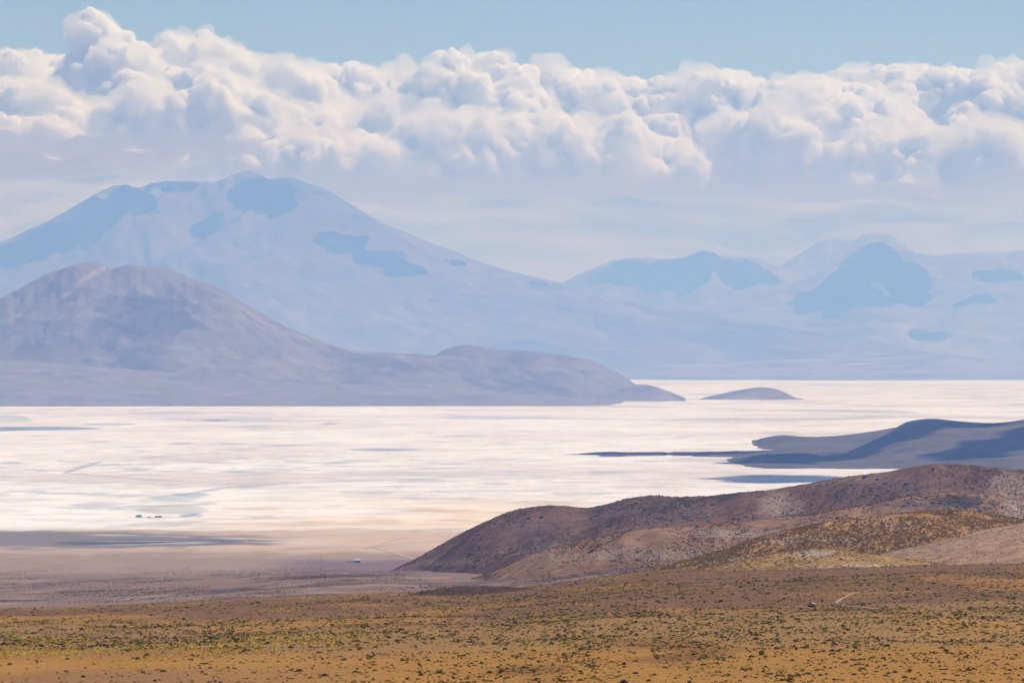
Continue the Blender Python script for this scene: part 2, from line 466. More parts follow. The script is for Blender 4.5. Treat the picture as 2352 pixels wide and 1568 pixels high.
# beige damp flat, ochre shore belt
cs = lerp3(cs, col(.62, .53, .49), 0.8 * sm(1.0, 0.6, ell(U, V, 420, 1098, 560, 15) + 0.4 * n1))
och = sm(1135, 1185, V) * sm(200, 900, U + 300 * n4) + sm(1.0, .5, ell(U, V, 980, 1153, 260, 9) + .5 * n1) * 0.7
cs = lerp3(cs, col(.78, .57, .38), np.clip(och, 0, 1) * (0.35 + 0.5 * sm(-0.1, 0.25, n1)))
cs = lerp3(cs, col(.70, .47, .30), np.clip(och, 0, 1) * sm(0.15, 0.35, n2) * 0.8)
# brine pools and damp channels
slate, wet = col(.22, .25, .31), col(.36, .40, .44)
for cu, cv, ru, rv, c, k in [(80, 984, 150, 4.5, slate, .9), (-80, 986, 150, 4.5, slate, .9), (500, 965, 34, 2.0, slate, .9), (755, 973, 20, 1.6, slate, .9),
                             (250, 974, 60, 2.6, wet, .7), (590, 978, 40, 1.6, wet, .7), (890, 1032, 90, 2.6, slate, .75), (420, 1018, 40, 1.4, slate, .6),
                             (650, 1022, 120, 1.6, wet, .7), (20, 962, 50, 9, wet, .6), (1890, 1008, 40, 1.6, wet, .6), (2010, 1009, 90, 1.8, wet, .7),
                             (2140, 968, 60, 1.2, wet, .7), (1690, 905, 110, 1.6, wet, .6), (1150, 1055, 60, 1.6, wet, .5), (1310, 1135, 50, 4, col(.55, .5, .48), .7),
                             (400, 1170, 70, 9, col(.46, .44, .41), .75), (440, 1183, 26, 4, wet, .8), (440, 1135, 40, 4, wet, .8), (395, 1142, 60, 4, wet, .6),
                             (380, 1150, 60, 5, col(.5, .5, .47), .6)]:
    cs = lerp3(cs, c, k * sm(1.15, 0.8, ell(U, V, cu, cv, ru, rv) + 0.55 * n1 + 0.35 * n2))


def trail(pts, w):      # distance of every grid node from a polyline given in photo columns and rows, in rows
    d = np.full(U.shape, 1e9)
    for (a, b), (c, e) in zip(pts[:-1], pts[1:]):
        px, py = U - a, (V - b) * 12; dx, dy = c - a, (e - b) * 12
        t = np.clip((px * dx + py * dy) / (dx * dx + dy * dy), 0, 1)
        d = np.minimum(d, np.hypot(px - t * dx, py - t * dy))
    return sm(w * 12, w * 4, d + w * 6 * n2)


cs = lerp3(cs, slate, 0.75 * trail([(150, 1086), (165, 1080), (205, 1068), (230, 1060)], 0.6))
cs = lerp3(cs, slate, 0.55 * trail([(150, 1086), (300, 1098), (460, 1108), (580, 1114), (620, 1113)], 0.9))
cs = lerp3(cs, wet, 0.7 * trail([(360, 1142), (440, 1132), (500, 1122), (600, 1113), (700, 1108), (850, 1103), (990, 1100)], 1.6))
cs = lerp3(cs, slate, 0.8 * trail([(300, 1187), (380, 1189), (420, 1187), (455, 1178)], 0.9))
cs = lerp3(cs, col(.6, .5, .42), 0.7 * trail([(430, 1191), (700, 1191), (1000, 1194), (1200, 1196)], 0.6))
cs = lerp3(cs, col(.5, .47, .47), 0.5 * trail([(700, 1036), (1000, 1036), (1400, 1024), (1800, 1020)], 1.0))
cs = lerp3(cs, col(.55, .52, .52), 0.6 * trail([(1250, 1090), (1500, 1086), (1700, 1084)], 1.4))
M_salt = terrain_mat('salt_crust', 0.009, 0.24, 0.0, 0.3)
salt.obj('salt_flat', cs, M_salt, kind='structure', label='blinding white salt flat filling the basin')

# ------------------------------------------------------------------ foreground plain and the fan down to the salt
yt = np.array([380, 650, 1200, 1700, 1950, 2200, 3000, 4000, 4900, 5431, 6300.])
zt = {-400: [213, 194, 164.5, 136, 117, 101, 63, 23, 6, 0.2, -7],
      0: [212, 194, 164.5, 137, 118, 102, 63, 23, 6, 0.2, -7],
      1000: [211, 194, 168, 144, 126, 111, 77, 25, 6, 0.2, -7],
      1600: [211, 194, 172, 153, 139, 125, 90, 32, 8, 0.2, -7],
      2352: [211, 194, 174.5, 157, 140, 125, 90, 40, 10, 0.5, -7],
      2800: [211, 194, 175, 159, 143, 128, 95, 45, 12, 1, -7]}
gy = np.exp(np.linspace(math.log(390), math.log(6250), 480))
ground = Field(np.arange(-330, 2690, 11.0), gy)
kz = np.array([np.interp(gy, yt, z) for z in zt.values()])
for _ in range(3):       # round off the breaks of slope
    kz[:, 1:-1] = (kz[:, :-2] + 2 * kz[:, 1:-1] + kz[:, 2:]) / 4
ku = np.array(list(zt.keys()), float)
iu = np.clip(np.searchsorted(ku, ground.us) - 1, 0, len(ku) - 2)
tt = (ground.us - ku[iu]) / (ku[iu + 1] - ku[iu]); tt = tt * tt * (3 - 2 * tt)
Z = (kz[iu] * (1 - tt)[:, None] + kz[iu + 1] * tt[:, None]).T
Xg, Yg = ground.X, ground.Y
near = sm(5400, 2500, Yg)
Z = Z + near * (2.3 * fbm2(Xg / 230, Yg / 330, 3, 91) + 0.7 * fbm2(Xg / 60, Yg / 110, 3, 93)) * sm(380, 1000, Yg)
Z = Z + sm(4600, 5300, Yg) * (1.6 * fbm2(Xg / 420, Yg / 420, 4, 95) + .5 * fbm2(Xg / 90, Yg / 90, 3, 97))
ground.Z = Z


def rows_seen(fl):       # photo row of every node and the running silhouette in front of it
    v = V0 - (fl.Z - H) / fl.Y * F
    return v, np.minimum.accumulate(v, axis=0)


gv, gvis = rows_seen(ground)
crest_v = np.interp(ground.us, [-330, 0, 640, 960, 1200, 1500, 1900, 2352, 2690], [1397, 1395, 1383, 1362, 1342, 1322, 1308, 1292, 1285])
q = (gv - crest_v[None, :]) / (1568 - crest_v[None, :])
m1 = fbm2(Xg / 70, Yg / 190, 5, 101); m2 = fbm2(Xg / 22, Yg / 60, 5, 103); m3 = fbm2(Xg / 300, Yg / 500, 3, 105)
qw = q + 0.14 * m1 + 0.05 * m2
sand, pale, mauve, brown = col(.330, .160, .043), col(.300, .168, .066), col(.182, .095, .054), col(.165, .078, .033)
leftness = sm(1300, 300, ground.U)
dense = sm(0.16, 0.24, qw) * sm(0.62, 0.52, qw) * leftness + sm(0.30, 0.40, qw) * sm(0.74, 0.62, qw) * (1 - leftness)
cg = np.broadcast_to(mauve, Xg.shape + (3,))
cg = lerp3(cg, sand, sm(0.45, 0.75, qw))
cg = lerp3(cg, pale, 0.8 * dense)
cg = lerp3(cg, brown, 0.75 * sm(0.10, 0.42, m1 + 0.3 * m2) * sm(0.5, 0.7, q))
cg = lerp3(cg, col(.235, .125, .066), 0.75 * sm(-0.1, 0.3, m3) * leftness)
cg = lerp3(cg, col(.37, .18, .050), 0.7 * sm(0.05, 0.4, -m1))
# beyond the crest: stony fan, then a darker flat and shore
fv = gv
beyond = sm(1900, 2300, Yg)
f1 = fbm2(Xg / 160, Yg / 300, 5, 111, .6); f2 = fbm2(Xg / 60, Yg / 110, 4, 113, .6)
cf = np.broadcast_to(col(.225, .145, .118), Xg.shape + (3,))
cf = lerp3(cf, col(.130, .085, .08), 0.85 * sm(0.03, 0.3, f1))
cf = lerp3(cf, col(.31, .20, .15), 0.8 * sm(0.05, 0.35, f2))
cf = lerp3(cf, col(.36, .25, .20), 0.7 * sm(3300, 4200, Yg + 500 * f1))
cf = lerp3(cf, col(.56, .40, .30), sm(4350, 4800, Yg + 350 * f1 + 120 * f2) * (0.65 + 0.35 * sm(300, 700, ground.U)))
cf = lerp3(cf, col(.46, .36, .31), 0.7 * sm(0.0, .35, f2) * sm(4300, 4800, Yg))
cf = lerp3(cf, col(.19, .125, .14), 0.85 * sm(1281, 1291, fv + 10 * f1 + 5 * f2) * sm(1325, 1305, fv) * sm(550, 750, ground.U))
dark_flat = sm(0.95, 0.6, ell(ground.U, fv, 150, 1238, 540, 27) + 0.45 * f1 + .25 * f2)  # darker tone over the left part of the shore flat
darker_flat = sm(0.95, 0.6, ell(ground.U, fv, 350, 1246, 270, 10) + 0.45 * f1)
streak = sm(0.10, 0.02, np.abs(fbm2(Xg / 500, Yg / 260, 4, 117))) * sm(1220, 1228, fv) * sm(1262, 1245, fv)
cf = lerp3(cf, col(.165, .155, .165), 0.85 * dark_flat)
cf = lerp3(cf, col(.085, .085, .11), 0.8 * darker_flat)
cf = lerp3(cf, col(.62, .54, .49), 0.55 * streak * sm(150, 260, ground.U) * sm(900, 600, ground.U))
cf = lerp3(cf, col(.70, .60, .53), sm(1221, 1212, fv + 9 * f2 + 6 * f1))
cg = lerp3(cg, cf, beyond)
M_ground = terrain_mat('desert_soil', 0.35, 0.22, 0.5, 0.25)
ground.obj('ground', cg, M_ground, kind='structure', label='tan desert plain in the foreground falling to the salt flat')

# ------------------------------------------------------------------ brown hills on the right
bh = {}
soilA = (col(.160, .088, .064), col(.100, .058, .047), col(.26, .158, .108))
soilI = (col(.245, .137, .086), col(.165, .090, .058), col(.32, .195, .128))
soilJ = (col(.335, .178, .070), col(.245, .123, .050), col(.40, .235, .115))
soilK = (col(.33, .19, .075), col(.25, .145, .06), col(.38, .26, .15))
soilL = (col(.345, .205, .130), col(.285, .165, .105), col(.40, .255, .168))


def brown_hill(key, pts, label, cols, s1, s2, seed, name='hill', **kw):
    fl = make_hill(pts, seed=seed, **kw)
    fl.c = rock_color(fl, *cols, s1, s2, seed)
    bh[key] = fl
    return fl


brown_hill('H', [(830, 1350), (890, 1315), (960, 1280), (1040, 1235), (1110, 1200), (1180, 1172), (1230, 1163), (1300, 1161), (1350, 1166), (1380, 1161),
                 (1440, 1145), (1490, 1138), (1560, 1140), (1640, 1137), (1700, 1131), (1770, 1124), (1850, 1112), (1950, 1094), (2040, 1083), (2090, 1073),
                 (2130, 1067), (2190, 1066), (2250, 1070), (2300, 1076), (2352, 1080), (2500, 1085), (2690, 1100)],
           '', soilA, 260, 90, 201, depth=3450, front=1150, back=750, slope=0.26, du=6, rows=150, gully=0.05, gully_len=150, sky_rough=1.0, wide=1.2, base=0,
           depth_fn=lambda u: np.interp(u, [830, 1230, 2200, 2690], [3850, 3550, 3050, 2950]))
brown_hill('I', [(930, 1385), (1040, 1345), (1120, 1315), (1170, 1296), (1250, 1262), (1340, 1240), (1420, 1225), (1500, 1213), (1600, 1207), (1700, 1198), (1800, 1185), (1880, 1176), (2000, 1156),
                 (2080, 1141), (2130, 1134), (2200, 1131), (2260, 1136), (2352, 1146), (2500, 1150), (2690, 1160)],
           '', soilI, 200, 70, 203, depth=2650, front=480, back=420, slope=0.22, du=5, rows=110, gully=0.05, gully_len=110, sky_rough=1.0, wide=1.2, base=30)
brown_hill('J', [(1260, 1352), (1340, 1335), (1400, 1322), (1460, 1311), (1560, 1290), (1660, 1260), (1740, 1235), (1850, 1208), (1950, 1190), (2050, 1180), (2150, 1172), (2200, 1172),
                 (2280, 1182), (2352, 1193), (2500, 1210), (2690, 1230)],
           '', soilJ, 150, 60, 205, depth=2180, front=330, back=300, slope=0.17, du=5, rows=90, gully=0.05, gully_len=90, sky_rough=0.8, wide=1.2, base=75)
brown_hill('L', [(1900, 1290), (1990, 1278), (2060, 1262), (2130, 1247), (2200, 1230), (2280, 1212), (2352, 1200), (2500, 1185), (2690, 1170)],
           '', soilL, 150, 60, 207, depth=1990, front=220, back=160, slope=0.12, du=6, rows=60, gully=0.03, gully_len=90, sky_rough=0.5, wide=1.5, base=110)
brown_hill('K', [(1340, 1346), (1440, 1328), (1480, 1321), (1600, 1305), (1700, 1285), (1800, 1268), (1870, 1260), (1920, 1260), (1980, 1268), (2060, 1280), (2130, 1290), (2200, 1300)],
           '', soilK, 120, 50, 209, depth=1850, front=110, back=110, slope=0.10, du=5, rows=60, gully=0.03, gully_len=70, sky_rough=0.6, wide=1.5, base=128)
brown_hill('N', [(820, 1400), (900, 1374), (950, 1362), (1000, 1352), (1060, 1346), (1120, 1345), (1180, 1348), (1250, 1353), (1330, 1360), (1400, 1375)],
           '', (col(.085, .050, .036), col(.055, .034, .025), col(.13, .08, .055)), 25, 12, 211, depth=1662, front=60, back=60, slope=0.16, du=5, rows=40, gully=0.04, gully_len=40, sky_rough=0.5, base=136, wide=2)  # dark soil, with the shaded face put into the whole knoll's colour
hl = {'H': 'long mauve-brown hill rising from left to right above the salt', 'I': 'speckled brown ridge in front of the long mauve hill',
      'J': 'golden shrub-covered ridge on the right', 'L': 'smooth pinkish slope at the right edge below the golden ridge',
      'K': 'small golden mound at the edge of the foreground plain', 'N': 'low dark knoll at the far edge of the foreground plain'}
# extra ground tones that belong to the hills themselves: pale scree chutes, dark rubble
def hv(k):
    return rows_seen(bh[k])[0]
fl = bh['H']; v = hv('H'); nn = fbm2(fl.X / 60, fl.Y / 120, 5, 221)
for cu, cv, ru, rv, c, k in [(1790, 1160, 60, 40, col(.27, .19, .15), .8), (1280, 1265, 110, 25, col(.24, .17, .145), .7), (1230, 1230, 60, 50, col(.13, .09, .085), .5),
                             (1900, 1100, 180, 14, col(.25, .165, .125), .7), (2330, 1120, 80, 50, col(.27, .19, .15), .8), (2000, 1130, 130, 30, col(.12, .08, .075), .5),
                             (1500, 1170, 200, 25, col(.14, .095, .085), .5), (1050, 1290, 90, 8, col(.28, .195, .15), .6)]:
    fl.c = lerp3(fl.c, c, k * sm(1.1, 0.5, ell(fl.U, v, cu, cv, ru, rv) + 0.5 * nn))
fl = bh['I']; v = hv('I'); nn = fbm2(fl.X / 40, fl.Y / 80, 5, 223)
for cu, cv, ru, rv, c, k in [(1700, 1225, 170, 12, col(.27, .195, .165), .8), (2200, 1155, 70, 20, col(.065, .05, .05), .9), (2120, 1160, 110, 16, col(.10, .075, .07), .7),
                             (2330, 1170, 50, 30, col(.31, .215, .17), .9), (1450, 1275, 200, 18, col(.27, .185, .145), .6)]:
    fl.c = lerp3(fl.c, c, k * sm(1.1, 0.6, ell(fl.U, v, cu, cv, ru, rv) + 0.6 * nn))
fl = bh['J']; v = hv('J'); nn = fbm2(fl.X / 40, fl.Y / 60, 5, 225)
for cu, cv, ru, rv, c, k in [(1850, 1240, 170, 8, col(.36, .25, .18), .8), (1660, 1285, 130, 8, col(.37, .255, .17), .8), (2050, 1205, 100, 7, col(.36, .25, .17), .6)]:
    fl.c = lerp3(fl.c, c, k * sm(1.1, 0.6, ell(fl.U, v, cu, cv, ru, rv) + 0.5 * nn))
fl = bh['K']; v = hv('K'); nn = fbm2(fl.X / 30, fl.Y / 40, 5, 227)
for cu, cv, ru, rv, c, k in [(1860, 1272, 60, 8, col(.36, .27, .215), .9), (1950, 1298, 160, 4, col(.40, .31, .24), .8), (1620, 1305, 120, 8, col(.33, .22, .10), .6)]:
    fl.c = lerp3(fl.c, c, k * sm(1.1, 0.6, ell(fl.U, v, cu, cv, ru, rv) + 0.5 * nn))
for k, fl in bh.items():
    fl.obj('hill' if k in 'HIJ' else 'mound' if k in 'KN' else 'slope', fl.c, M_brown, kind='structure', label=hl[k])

# ------------------------------------------------------------------ clouds
def ico(sub):
    import bmesh
    bm = bmesh.new(); bmesh.ops.create_icosphere(bm, subdivisions=sub, radius=1)
    v = np.array([p.co[:] for p in bm.verts]); f = np.array([[p.index for p in q.verts] for q in bm.faces]); bm.free()
    return v, f


ICO2 = ico(2)


def vapour(name, density):
    m = bpy.data.materials.new(name); m.use_nodes = True
    n = m.node_tree.nodes; n.clear(); out = n.new('ShaderNodeOutputMaterial')
    vs_ = n.new('ShaderNodeVolumeScatter')
    vs_.inputs['Color'].default_value = (1, 1, 1, 1)
    vs_.inputs['Density'].default_value = density
    vs_.inputs['Anisotropy'].default_value = 0.0
    m.node_tree.links.new(vs_.outputs['Volume'], out.inputs['Volume'])
    return m


cm = vapour('cloud_vapour', CLOUD_DENSITY)
cm_small = vapour('small_cloud_vapour', SMALL_CLOUD_DENSITY)
cm_veil = vapour('cloud_veil_vapour', VEIL_DENSITY)


def main_piece(me):
    """keep only the largest connected body of a mesh"""
    n = len(me.vertices); ed = np.empty(len(me.edges) * 2, np.int32); me.edges.foreach_get('vertices', ed); ed = ed.reshape(-1, 2)
    lab = np.arange(n)
    while True:
        m = np.minimum(lab[ed[:, 0]], lab[ed[:, 1]]); new = lab.copy()
        np.minimum.at(new, ed[:, 0], m); np.minimum.at(new, ed[:, 1], m)
        np.minimum.at(new, lab, new)
        new = new[new]; new = new[new]
        if (new == lab).all(): break
        lab = new
    cnt = np.bincount(lab, minlength=n); keep = lab == cnt.argmax()
    if keep.all(): return me
    co = np.empty(n * 3, np.float32); me.vertices.foreach_get('co', co); co = co.reshape(-1, 3)
    fc = np.empty(len(me.loops), np.int32); me.loops.foreach_get('vertex_index', fc); fc = fc.reshape(-1, 4)
    idx = np.cumsum(keep) - 1
    out = mesh_from_arrays('cloud', co[keep], idx[fc[keep[fc[:, 0]]]])
    bpy.data.meshes.remove(me)
    return out


def spheres_to_mesh(name, cen, rad, voxel, seed, amps, flat_z=None, base_squash=0.07):
    tv, tf = ICO2
    v = (cen[:, None, :] + rad[:, None, None] * tv[None]).reshape(-1, 3)
    f = (tf[None] + (np.arange(len(cen)) * len(tv))[:, None, None]).reshape(-1, 3)
    o0 = v.mean(0)
    tmp = bpy.data.objects.new('tmp', mesh_from_arrays('tmp', v - o0, f)); C.objects.link(tmp)
    md = tmp.modifiers.new('r', 'REMESH'); md.mode = 'VOXEL'; md.voxel_size = voxel; md.use_smooth_shade = True
    dg = bpy.context.evaluated_depsgraph_get()
    me = bpy.data.meshes.new_from_object(tmp.evaluated_get(dg))
    old = tmp.data; bpy.data.objects.remove(tmp); bpy.data.meshes.remove(old)
    me = main_piece(me)
    n = len(me.vertices)
    p = np.empty(n * 3, np.float32); me.vertices.foreach_get('co', p); p = p.reshape(-1, 3).astype(float) + o0
    nm = np.empty(n * 3, np.float32); me.vertices.foreach_get('normal', nm); nm = nm.reshape(-1, 3)
    for i, (wl, am) in enumerate(amps):
        b = np.abs(perlin3(p / wl, seed + i * 5)) - 0.22
        w = 1.0 if flat_z is None else sm(flat_z - 100, flat_z + 700, p[:, 2])
        p = p + nm * (am * b * w)[:, None]
    if flat_z is not None:
        zf = flat_z + 330 * perlin3(p * np.array([1 / 1900, 1 / 1900, 0]), seed + 40) + 110 * perlin3(p * np.array([1 / 500, 1 / 500, 0]), seed + 41)
        p[:, 2] = np.where(p[:, 2] < zf, zf + (p[:, 2] - zf) * base_squash, p[:, 2])
    me.vertices.foreach_set('co', p.astype(np.float32).ravel())
    me.polygons.foreach_set('use_smooth', np.ones(len(me.polygons), bool))
    me.name = name; me.update()
    return me


def cumulus(top, base_v, D, thick, label, seed, voxel=78.0, rpx=(24, 85), fill=1.0):
    r_ = np.random.default_rng(seed)
    k = D / F
    top = np.array(top, float)
    u0, u1 = top[0, 0], top[-1, 0]
    cen, rad = [], []
    def put(u, v, r, y):
        cen.append((PX(u, y), y, PZ(v, y))); rad.append(r * k)
    # crown lobes that carry the outline
    u = u0
    while u < u1:
        tv = np.interp(u, top[:, 0], top[:, 1]); h = base_v - tv
        if h > 14:
            r = min(r_.uniform(*rpx), h * 0.5)
            put(u, tv + r * 0.95, r, D + r_.uniform(-.5, .5) * thick)
            u += r * r_.uniform(.5, .9)
        else:
            u += 10
    # body lobes
    area = np.trapz(np.maximum(base_v - top[:, 1], 0), top[:, 0])
    for _ in range(int(area / 1500 * fill)):
        u = r_.uniform(u0, u1); tv = np.interp(u, top[:, 0], top[:, 1]); h = base_v - tv
        if h < 25: continue
        r = min(r_.uniform(rpx[0], rpx[1] * 1.3), h * 0.45)
        v = r_.uniform(tv + r * 1.05, base_v + r * .3)
        f = (v - tv) / h
        put(u, v, r, D + thick * (r_.uniform(-1, 1) * (0.35 + 0.65 * f)))
    # cauliflower knobs
    n0 = len(cen)
    for i in range(n0):
        c = np.array(cen[i]); r = rad[i]
        for _ in range(7):
            d = r_.normal(size=3); d /= np.linalg.norm(d)
            d[2] = abs(d[2]) * .9 + .0; d[1] = d[1] if d[1] < 0 else d[1] * .6
            rr = r * r_.uniform(.28, .5)
            q_ = c + d * (r * 1.02 - rr * 0.35)
            vv = V0 - (q_[2] + rr - H) / q_[1] * F; uu = U0 + q_[0] / q_[1] * F
            if vv < np.interp(uu, top[:, 0], top[:, 1]) - 5: continue
            cen.append(tuple(q_)); rad.append(rr)
    me = spheres_to_mesh('cumulus_cloud', np.array(cen), np.array(rad), voxel, seed,
                         ((1300, 520), (520, 260), (240, 120), (130, 50)), PZ(base_v, D))
    o = link('cumulus_cloud', me, cm, label=label, cat='cloud', group='cumulus clouds in a bank behind the mountains')
    # thin torn veil round the dense body
    ra = np.array(rad); big = ra > np.percentile(ra, 55)
    ve = spheres_to_mesh('veil', np.array(cen)[big] + r_.normal(size=(big.sum(), 3)) * 60, ra[big] * 1.06 + 70, 125.0, seed + 70,
                         ((1500, 700), (600, 420)), PZ(base_v, D), 0.35)
    link('veil', ve, cm_veil, parent=o)
    return o


CLOUDS = [
    # outline (column,row) points, base row, depth, thickness, label
    ([(-320, 150), (-200, 120), (-80, 130), (0, 116), (60, 121), (110, 132), (160, 128), (200, 150), (260, 260)], 365, 112000, 1500, 'white cloud top at the far left edge, left of the leaning plume', 1),
    ([(120, 300), (160, 240), (176, 170), (186, 120), (190, 75), (183, 36), (205, 24), (238, 36), (265, 66), (300, 105), (340, 150), (390, 250), (420, 330)], 345, 101000, 900, 'tall leaning plume of cloud, highest in the sky', 2),
    ([(330, 140), (360, 102), (400, 90), (460, 78), (500, 96), (540, 130), (590, 168), (640, 220), (680, 290)], 345, 110000, 1400, 'bright domed cloud right of the leaning plume', 3),
    ([(-320, 230), (-150, 190), (0, 180), (80, 172), (130, 205), (200, 240), (300, 230), (380, 170), (450, 140), (500, 150), (530, 190), (600, 215), (640, 260), (660, 300)], 325, 95000, 1200, 'broad grey cloud mass low on the left', 4),
    ([(600, 190), (625, 160), (660, 150), (690, 156), (730, 165), (760, 230), (790, 300)], 405, 99000, 900, 'narrow upright cloud between the domed cloud and the bright gap', 5),
    ([(690, 175), (720, 160), (750, 143), (815, 145), (840, 160), (870, 175), (900, 172), (940, 160), (1000, 200), (1040, 300)], 415, 113000, 1300, 'brilliant white cloud left of the centre of the bank', 6),
    ([(900, 215), (940, 170), (1000, 150), (1060, 126), (1090, 131), (1150, 138), (1190, 168), (1210, 220), (1260, 300)], 425, 98000, 1000, 'grey-fronted cloud with a white cap at the centre', 7),
    ([(1180, 175), (1240, 165), (1300, 155), (1360, 175), (1440, 198), (1500, 205), (1560, 182), (1640, 168), (1700, 173), (1755, 200), (1800, 230), (1840, 320)], 420, 112000, 1500, 'wide bright white cloud right of centre', 8),
    ([(640, 330), (700, 290), (780, 300), (860, 320), (960, 280), (1050, 250), (1150, 270), (1250, 260), (1350, 290), (1420, 280), (1500, 320), (1600, 350)], 418, 93000, 900, 'long low grey cloud along the middle of the bank', 9),
    ([(1700, 260), (1760, 215), (1800, 190), (1850, 188), (1900, 205), (1950, 230), (2010, 235), (2060, 260), (2120, 300)], 425, 97000, 1000, 'grey cloud hump in front of the bright right-hand wall', 10),
    ([(1780, 205), (1830, 177), (1900, 170), (1990, 165), (2060, 155), (2120, 152), (2180, 165), (2220, 175), (2260, 162), (2310, 143), (2360, 152), (2500, 140), (2680, 160)], 430, 113000, 1500, 'tall white wall of cloud at the right edge', 11),
    ([(1900, 340), (2000, 290), (2100, 300), (2200, 270), (2280, 300), (2352, 290), (2500, 270), (2680, 300)], 432, 94000, 900, 'low grey cloud at the right edge', 12),
]
for top, bv, D, th, lab, sd in CLOUDS:
    cumulus(top, bv, D, th, lab, sd)
# the far bank that closes the sky low down behind the mountains
nu, nv = 150, 40
bu = np.linspace(-900, 3300, nu); bvv = np.linspace(230, 0, nv)     # 0 = bank foot
Ub, Tb = np.meshgrid(bu, np.linspace(0, 1, nv))
Yb = 185000 + 800 * fbm2(Ub / 600, Tb * 2.2, 3, 401) + 110 * fbm2(Ub / 160, Tb * 9, 4, 403) + 3600 * Tb
Zb = 3300 + 9200 * Tb
fr = np.stack([PX(Ub, 185000) + 0 * Yb, Yb, Zb], -1).reshape(-1, 3)
bk = fr.copy(); bk[:, 1] = 203000
q4 = grid_faces(nv, nu); off = nu * nv
rim = np.concatenate([np.arange(nu), np.arange(1, nv) * nu + nu - 1, (nv - 1) * nu + np.arange(nu - 2, -1, -1), np.arange(nv - 2, 0, -1) * nu])
nx_ = np.roll(rim, -1)
sides = np.stack([nx_, rim, rim + off, nx_ + off], 1)
me = mesh_from_arrays('cloud_bank', np.concatenate([fr, bk]), np.concatenate([q4, q4[:, ::-1] + off, sides]))
link('cloud_bank', me, cm, kind='stuff', label='pale even bank of distant cloud low behind the mountains')


# clouds high over the basin, above the picture: their shadows lie on the mountains and on the blue hill
def sight(u, v, names):
    """point of the terrain seen at photo column u, row v"""
    best = None
    for nme in names:
        fl = fields[nme]
        if u < fl.us[0] or u > fl.us[-1]: continue
        ys_ = fl.ys; z_ = fl.z_at(np.full(len(ys_), u), ys_)
        hit = np.where((V0 - (z_ - H) / ys_ * F) <= v)[0]
        if len(hit) and (best is None or ys_[hit[0]] < best[1]):
            y_ = ys_[hit[0]]; best = (float(PX(u, y_)), float(y_), float(z_[hit[0]]))
    return best


def shadow_cloud(patches, names, zc, label, seed, R, step):
    r_ = np.random.default_rng(seed); cen, rad = [], []
    for cu, cv, ru, rv in patches:
        for _ in range(int(10 + ru * rv / step * 2.6)):
            a = r_.uniform(0, 2 * math.pi); rr = math.sqrt(r_.uniform(0, 1)) * 0.92
            su_, sv_ = math.cos(a) * rr, math.sin(a) * rr
            if rr > .4 and float(fbm2(np.array([cu + su_ * ru]) / 34, np.array([cv + sv_ * rv]) / 15, 3, seed)[0]) < -.06 + .45 * (rr - .4): continue
            p = sight(cu + math.cos(a) * rr * ru, cv + math.sin(a) * rr * rv, names)
            if p is None: continue
            t = (zc - p[2]) / SUN[2]
            cen.append((p[0] + SUN[0] * t, p[1] + SUN[1] * t, zc + r_.uniform(0, .4) * R)); rad.append(R * r_.uniform(.38, .8))
    me = spheres_to_mesh('cumulus_cloud', np.array(cen), np.array(rad), R * 0.28, seed, ((R * 2.5, R * .7), (R, R * .4)), zc - R * 0.35)
    return link('cumulus_cloud', me, cm_small, label=label, cat='cloud', group='cumulus clouds drifting above the basin')


VN = ['volcano']
shadow_cloud([(30, 585, 110, 14), (150, 545, 100, 22), (235, 495, 55, 40), (290, 452, 60, 22), (335, 478, 30, 20), (420, 426, 80, 5)], VN, 5200, 'cloud above the picture shading the left shoulder of the volcano', 31, 220, 90)
shadow_cloud([(600, 432, 38, 26), (640, 470, 45, 24), (585, 455, 30, 25)], VN, 5200, 'cloud above the picture shading the volcano right of its summit', 32, 170, 60)
shadow_cloud([(500, 536, 52, 14)], VN, 5200, 'cloud above the picture shading the middle of the volcano', 33, 140, 40)
shadow_cloud([(580, 572, 30, 9)], VN, 5200, 'small cloud above the picture shading the volcano below its summit', 43, 120, 30)
shadow_cloud([(795, 562, 48, 20), (860, 598, 75, 14), (930, 626, 40, 4)], VN, 5200, 'cloud above the picture shading the right flank of the volcano', 34, 180, 60)
shadow_cloud([(1050, 606, 22, 6)], VN, 5200, 'small cloud above the picture shading the right skyline of the volcano', 44, 120, 30)
shadow_cloud([(1245, 664, 34, 8)], VN, 5200, 'small cloud above the picture shading the lower right flank of the volcano', 35, 120, 30)
FD = ['far_d']
shadow_cloud([(1880, 690, 80, 18), (1960, 640, 60, 35), (2015, 590, 40, 30), (2090, 640, 45, 45), (2080, 695, 60, 14), (1960, 690, 60, 20)], FD, 6900, 'cloud above the picture shading the dark cone-shaped mountain', 36, 280, 110)
shadow_cloud([(2260, 690, 60, 6)], FD, 6900, 'cloud above the picture shading the slope under the right shoulder', 45, 180, 40)
shadow_cloud([(2140, 776, 60, 6)], FD, 6900, 'cloud above the picture shading the foot of the far slope', 46, 180, 40)
shadow_cloud([(2290, 635, 70, 16)], FD, 6900, 'cloud above the picture shading the shoulder at the right edge', 37, 200, 60)
shadow_cloud([(1480, 625, 120, 26), (1620, 605, 90, 24), (1720, 640, 80, 28), (1560, 650, 60, 14)], ['far_b'], 6900, 'cloud above the picture shading the flat-shouldered far mountain', 38, 300, 130)
BN = ['bluehill', 'foreland', 'bluefan']
shadow_cloud([(2180, 972, 130, 9), (2100, 990, 36, 20)], BN, 3100, 'cloud above the picture shading the crest of the smooth blue hill', 39, 60, 8)
shadow_cloud([(1965, 1042, 72, 18), (2050, 1010, 30, 20)], BN, 3100, 'cloud above the picture shading the left flank of the blue hill', 48, 60, 25)
shadow_cloud([(2225, 1046, 90, 9), (2300, 1026, 70, 18), (2365, 1000, 40, 22)], BN, 3100, 'cloud above the picture shading the lower right of the blue hill', 49, 60, 15)
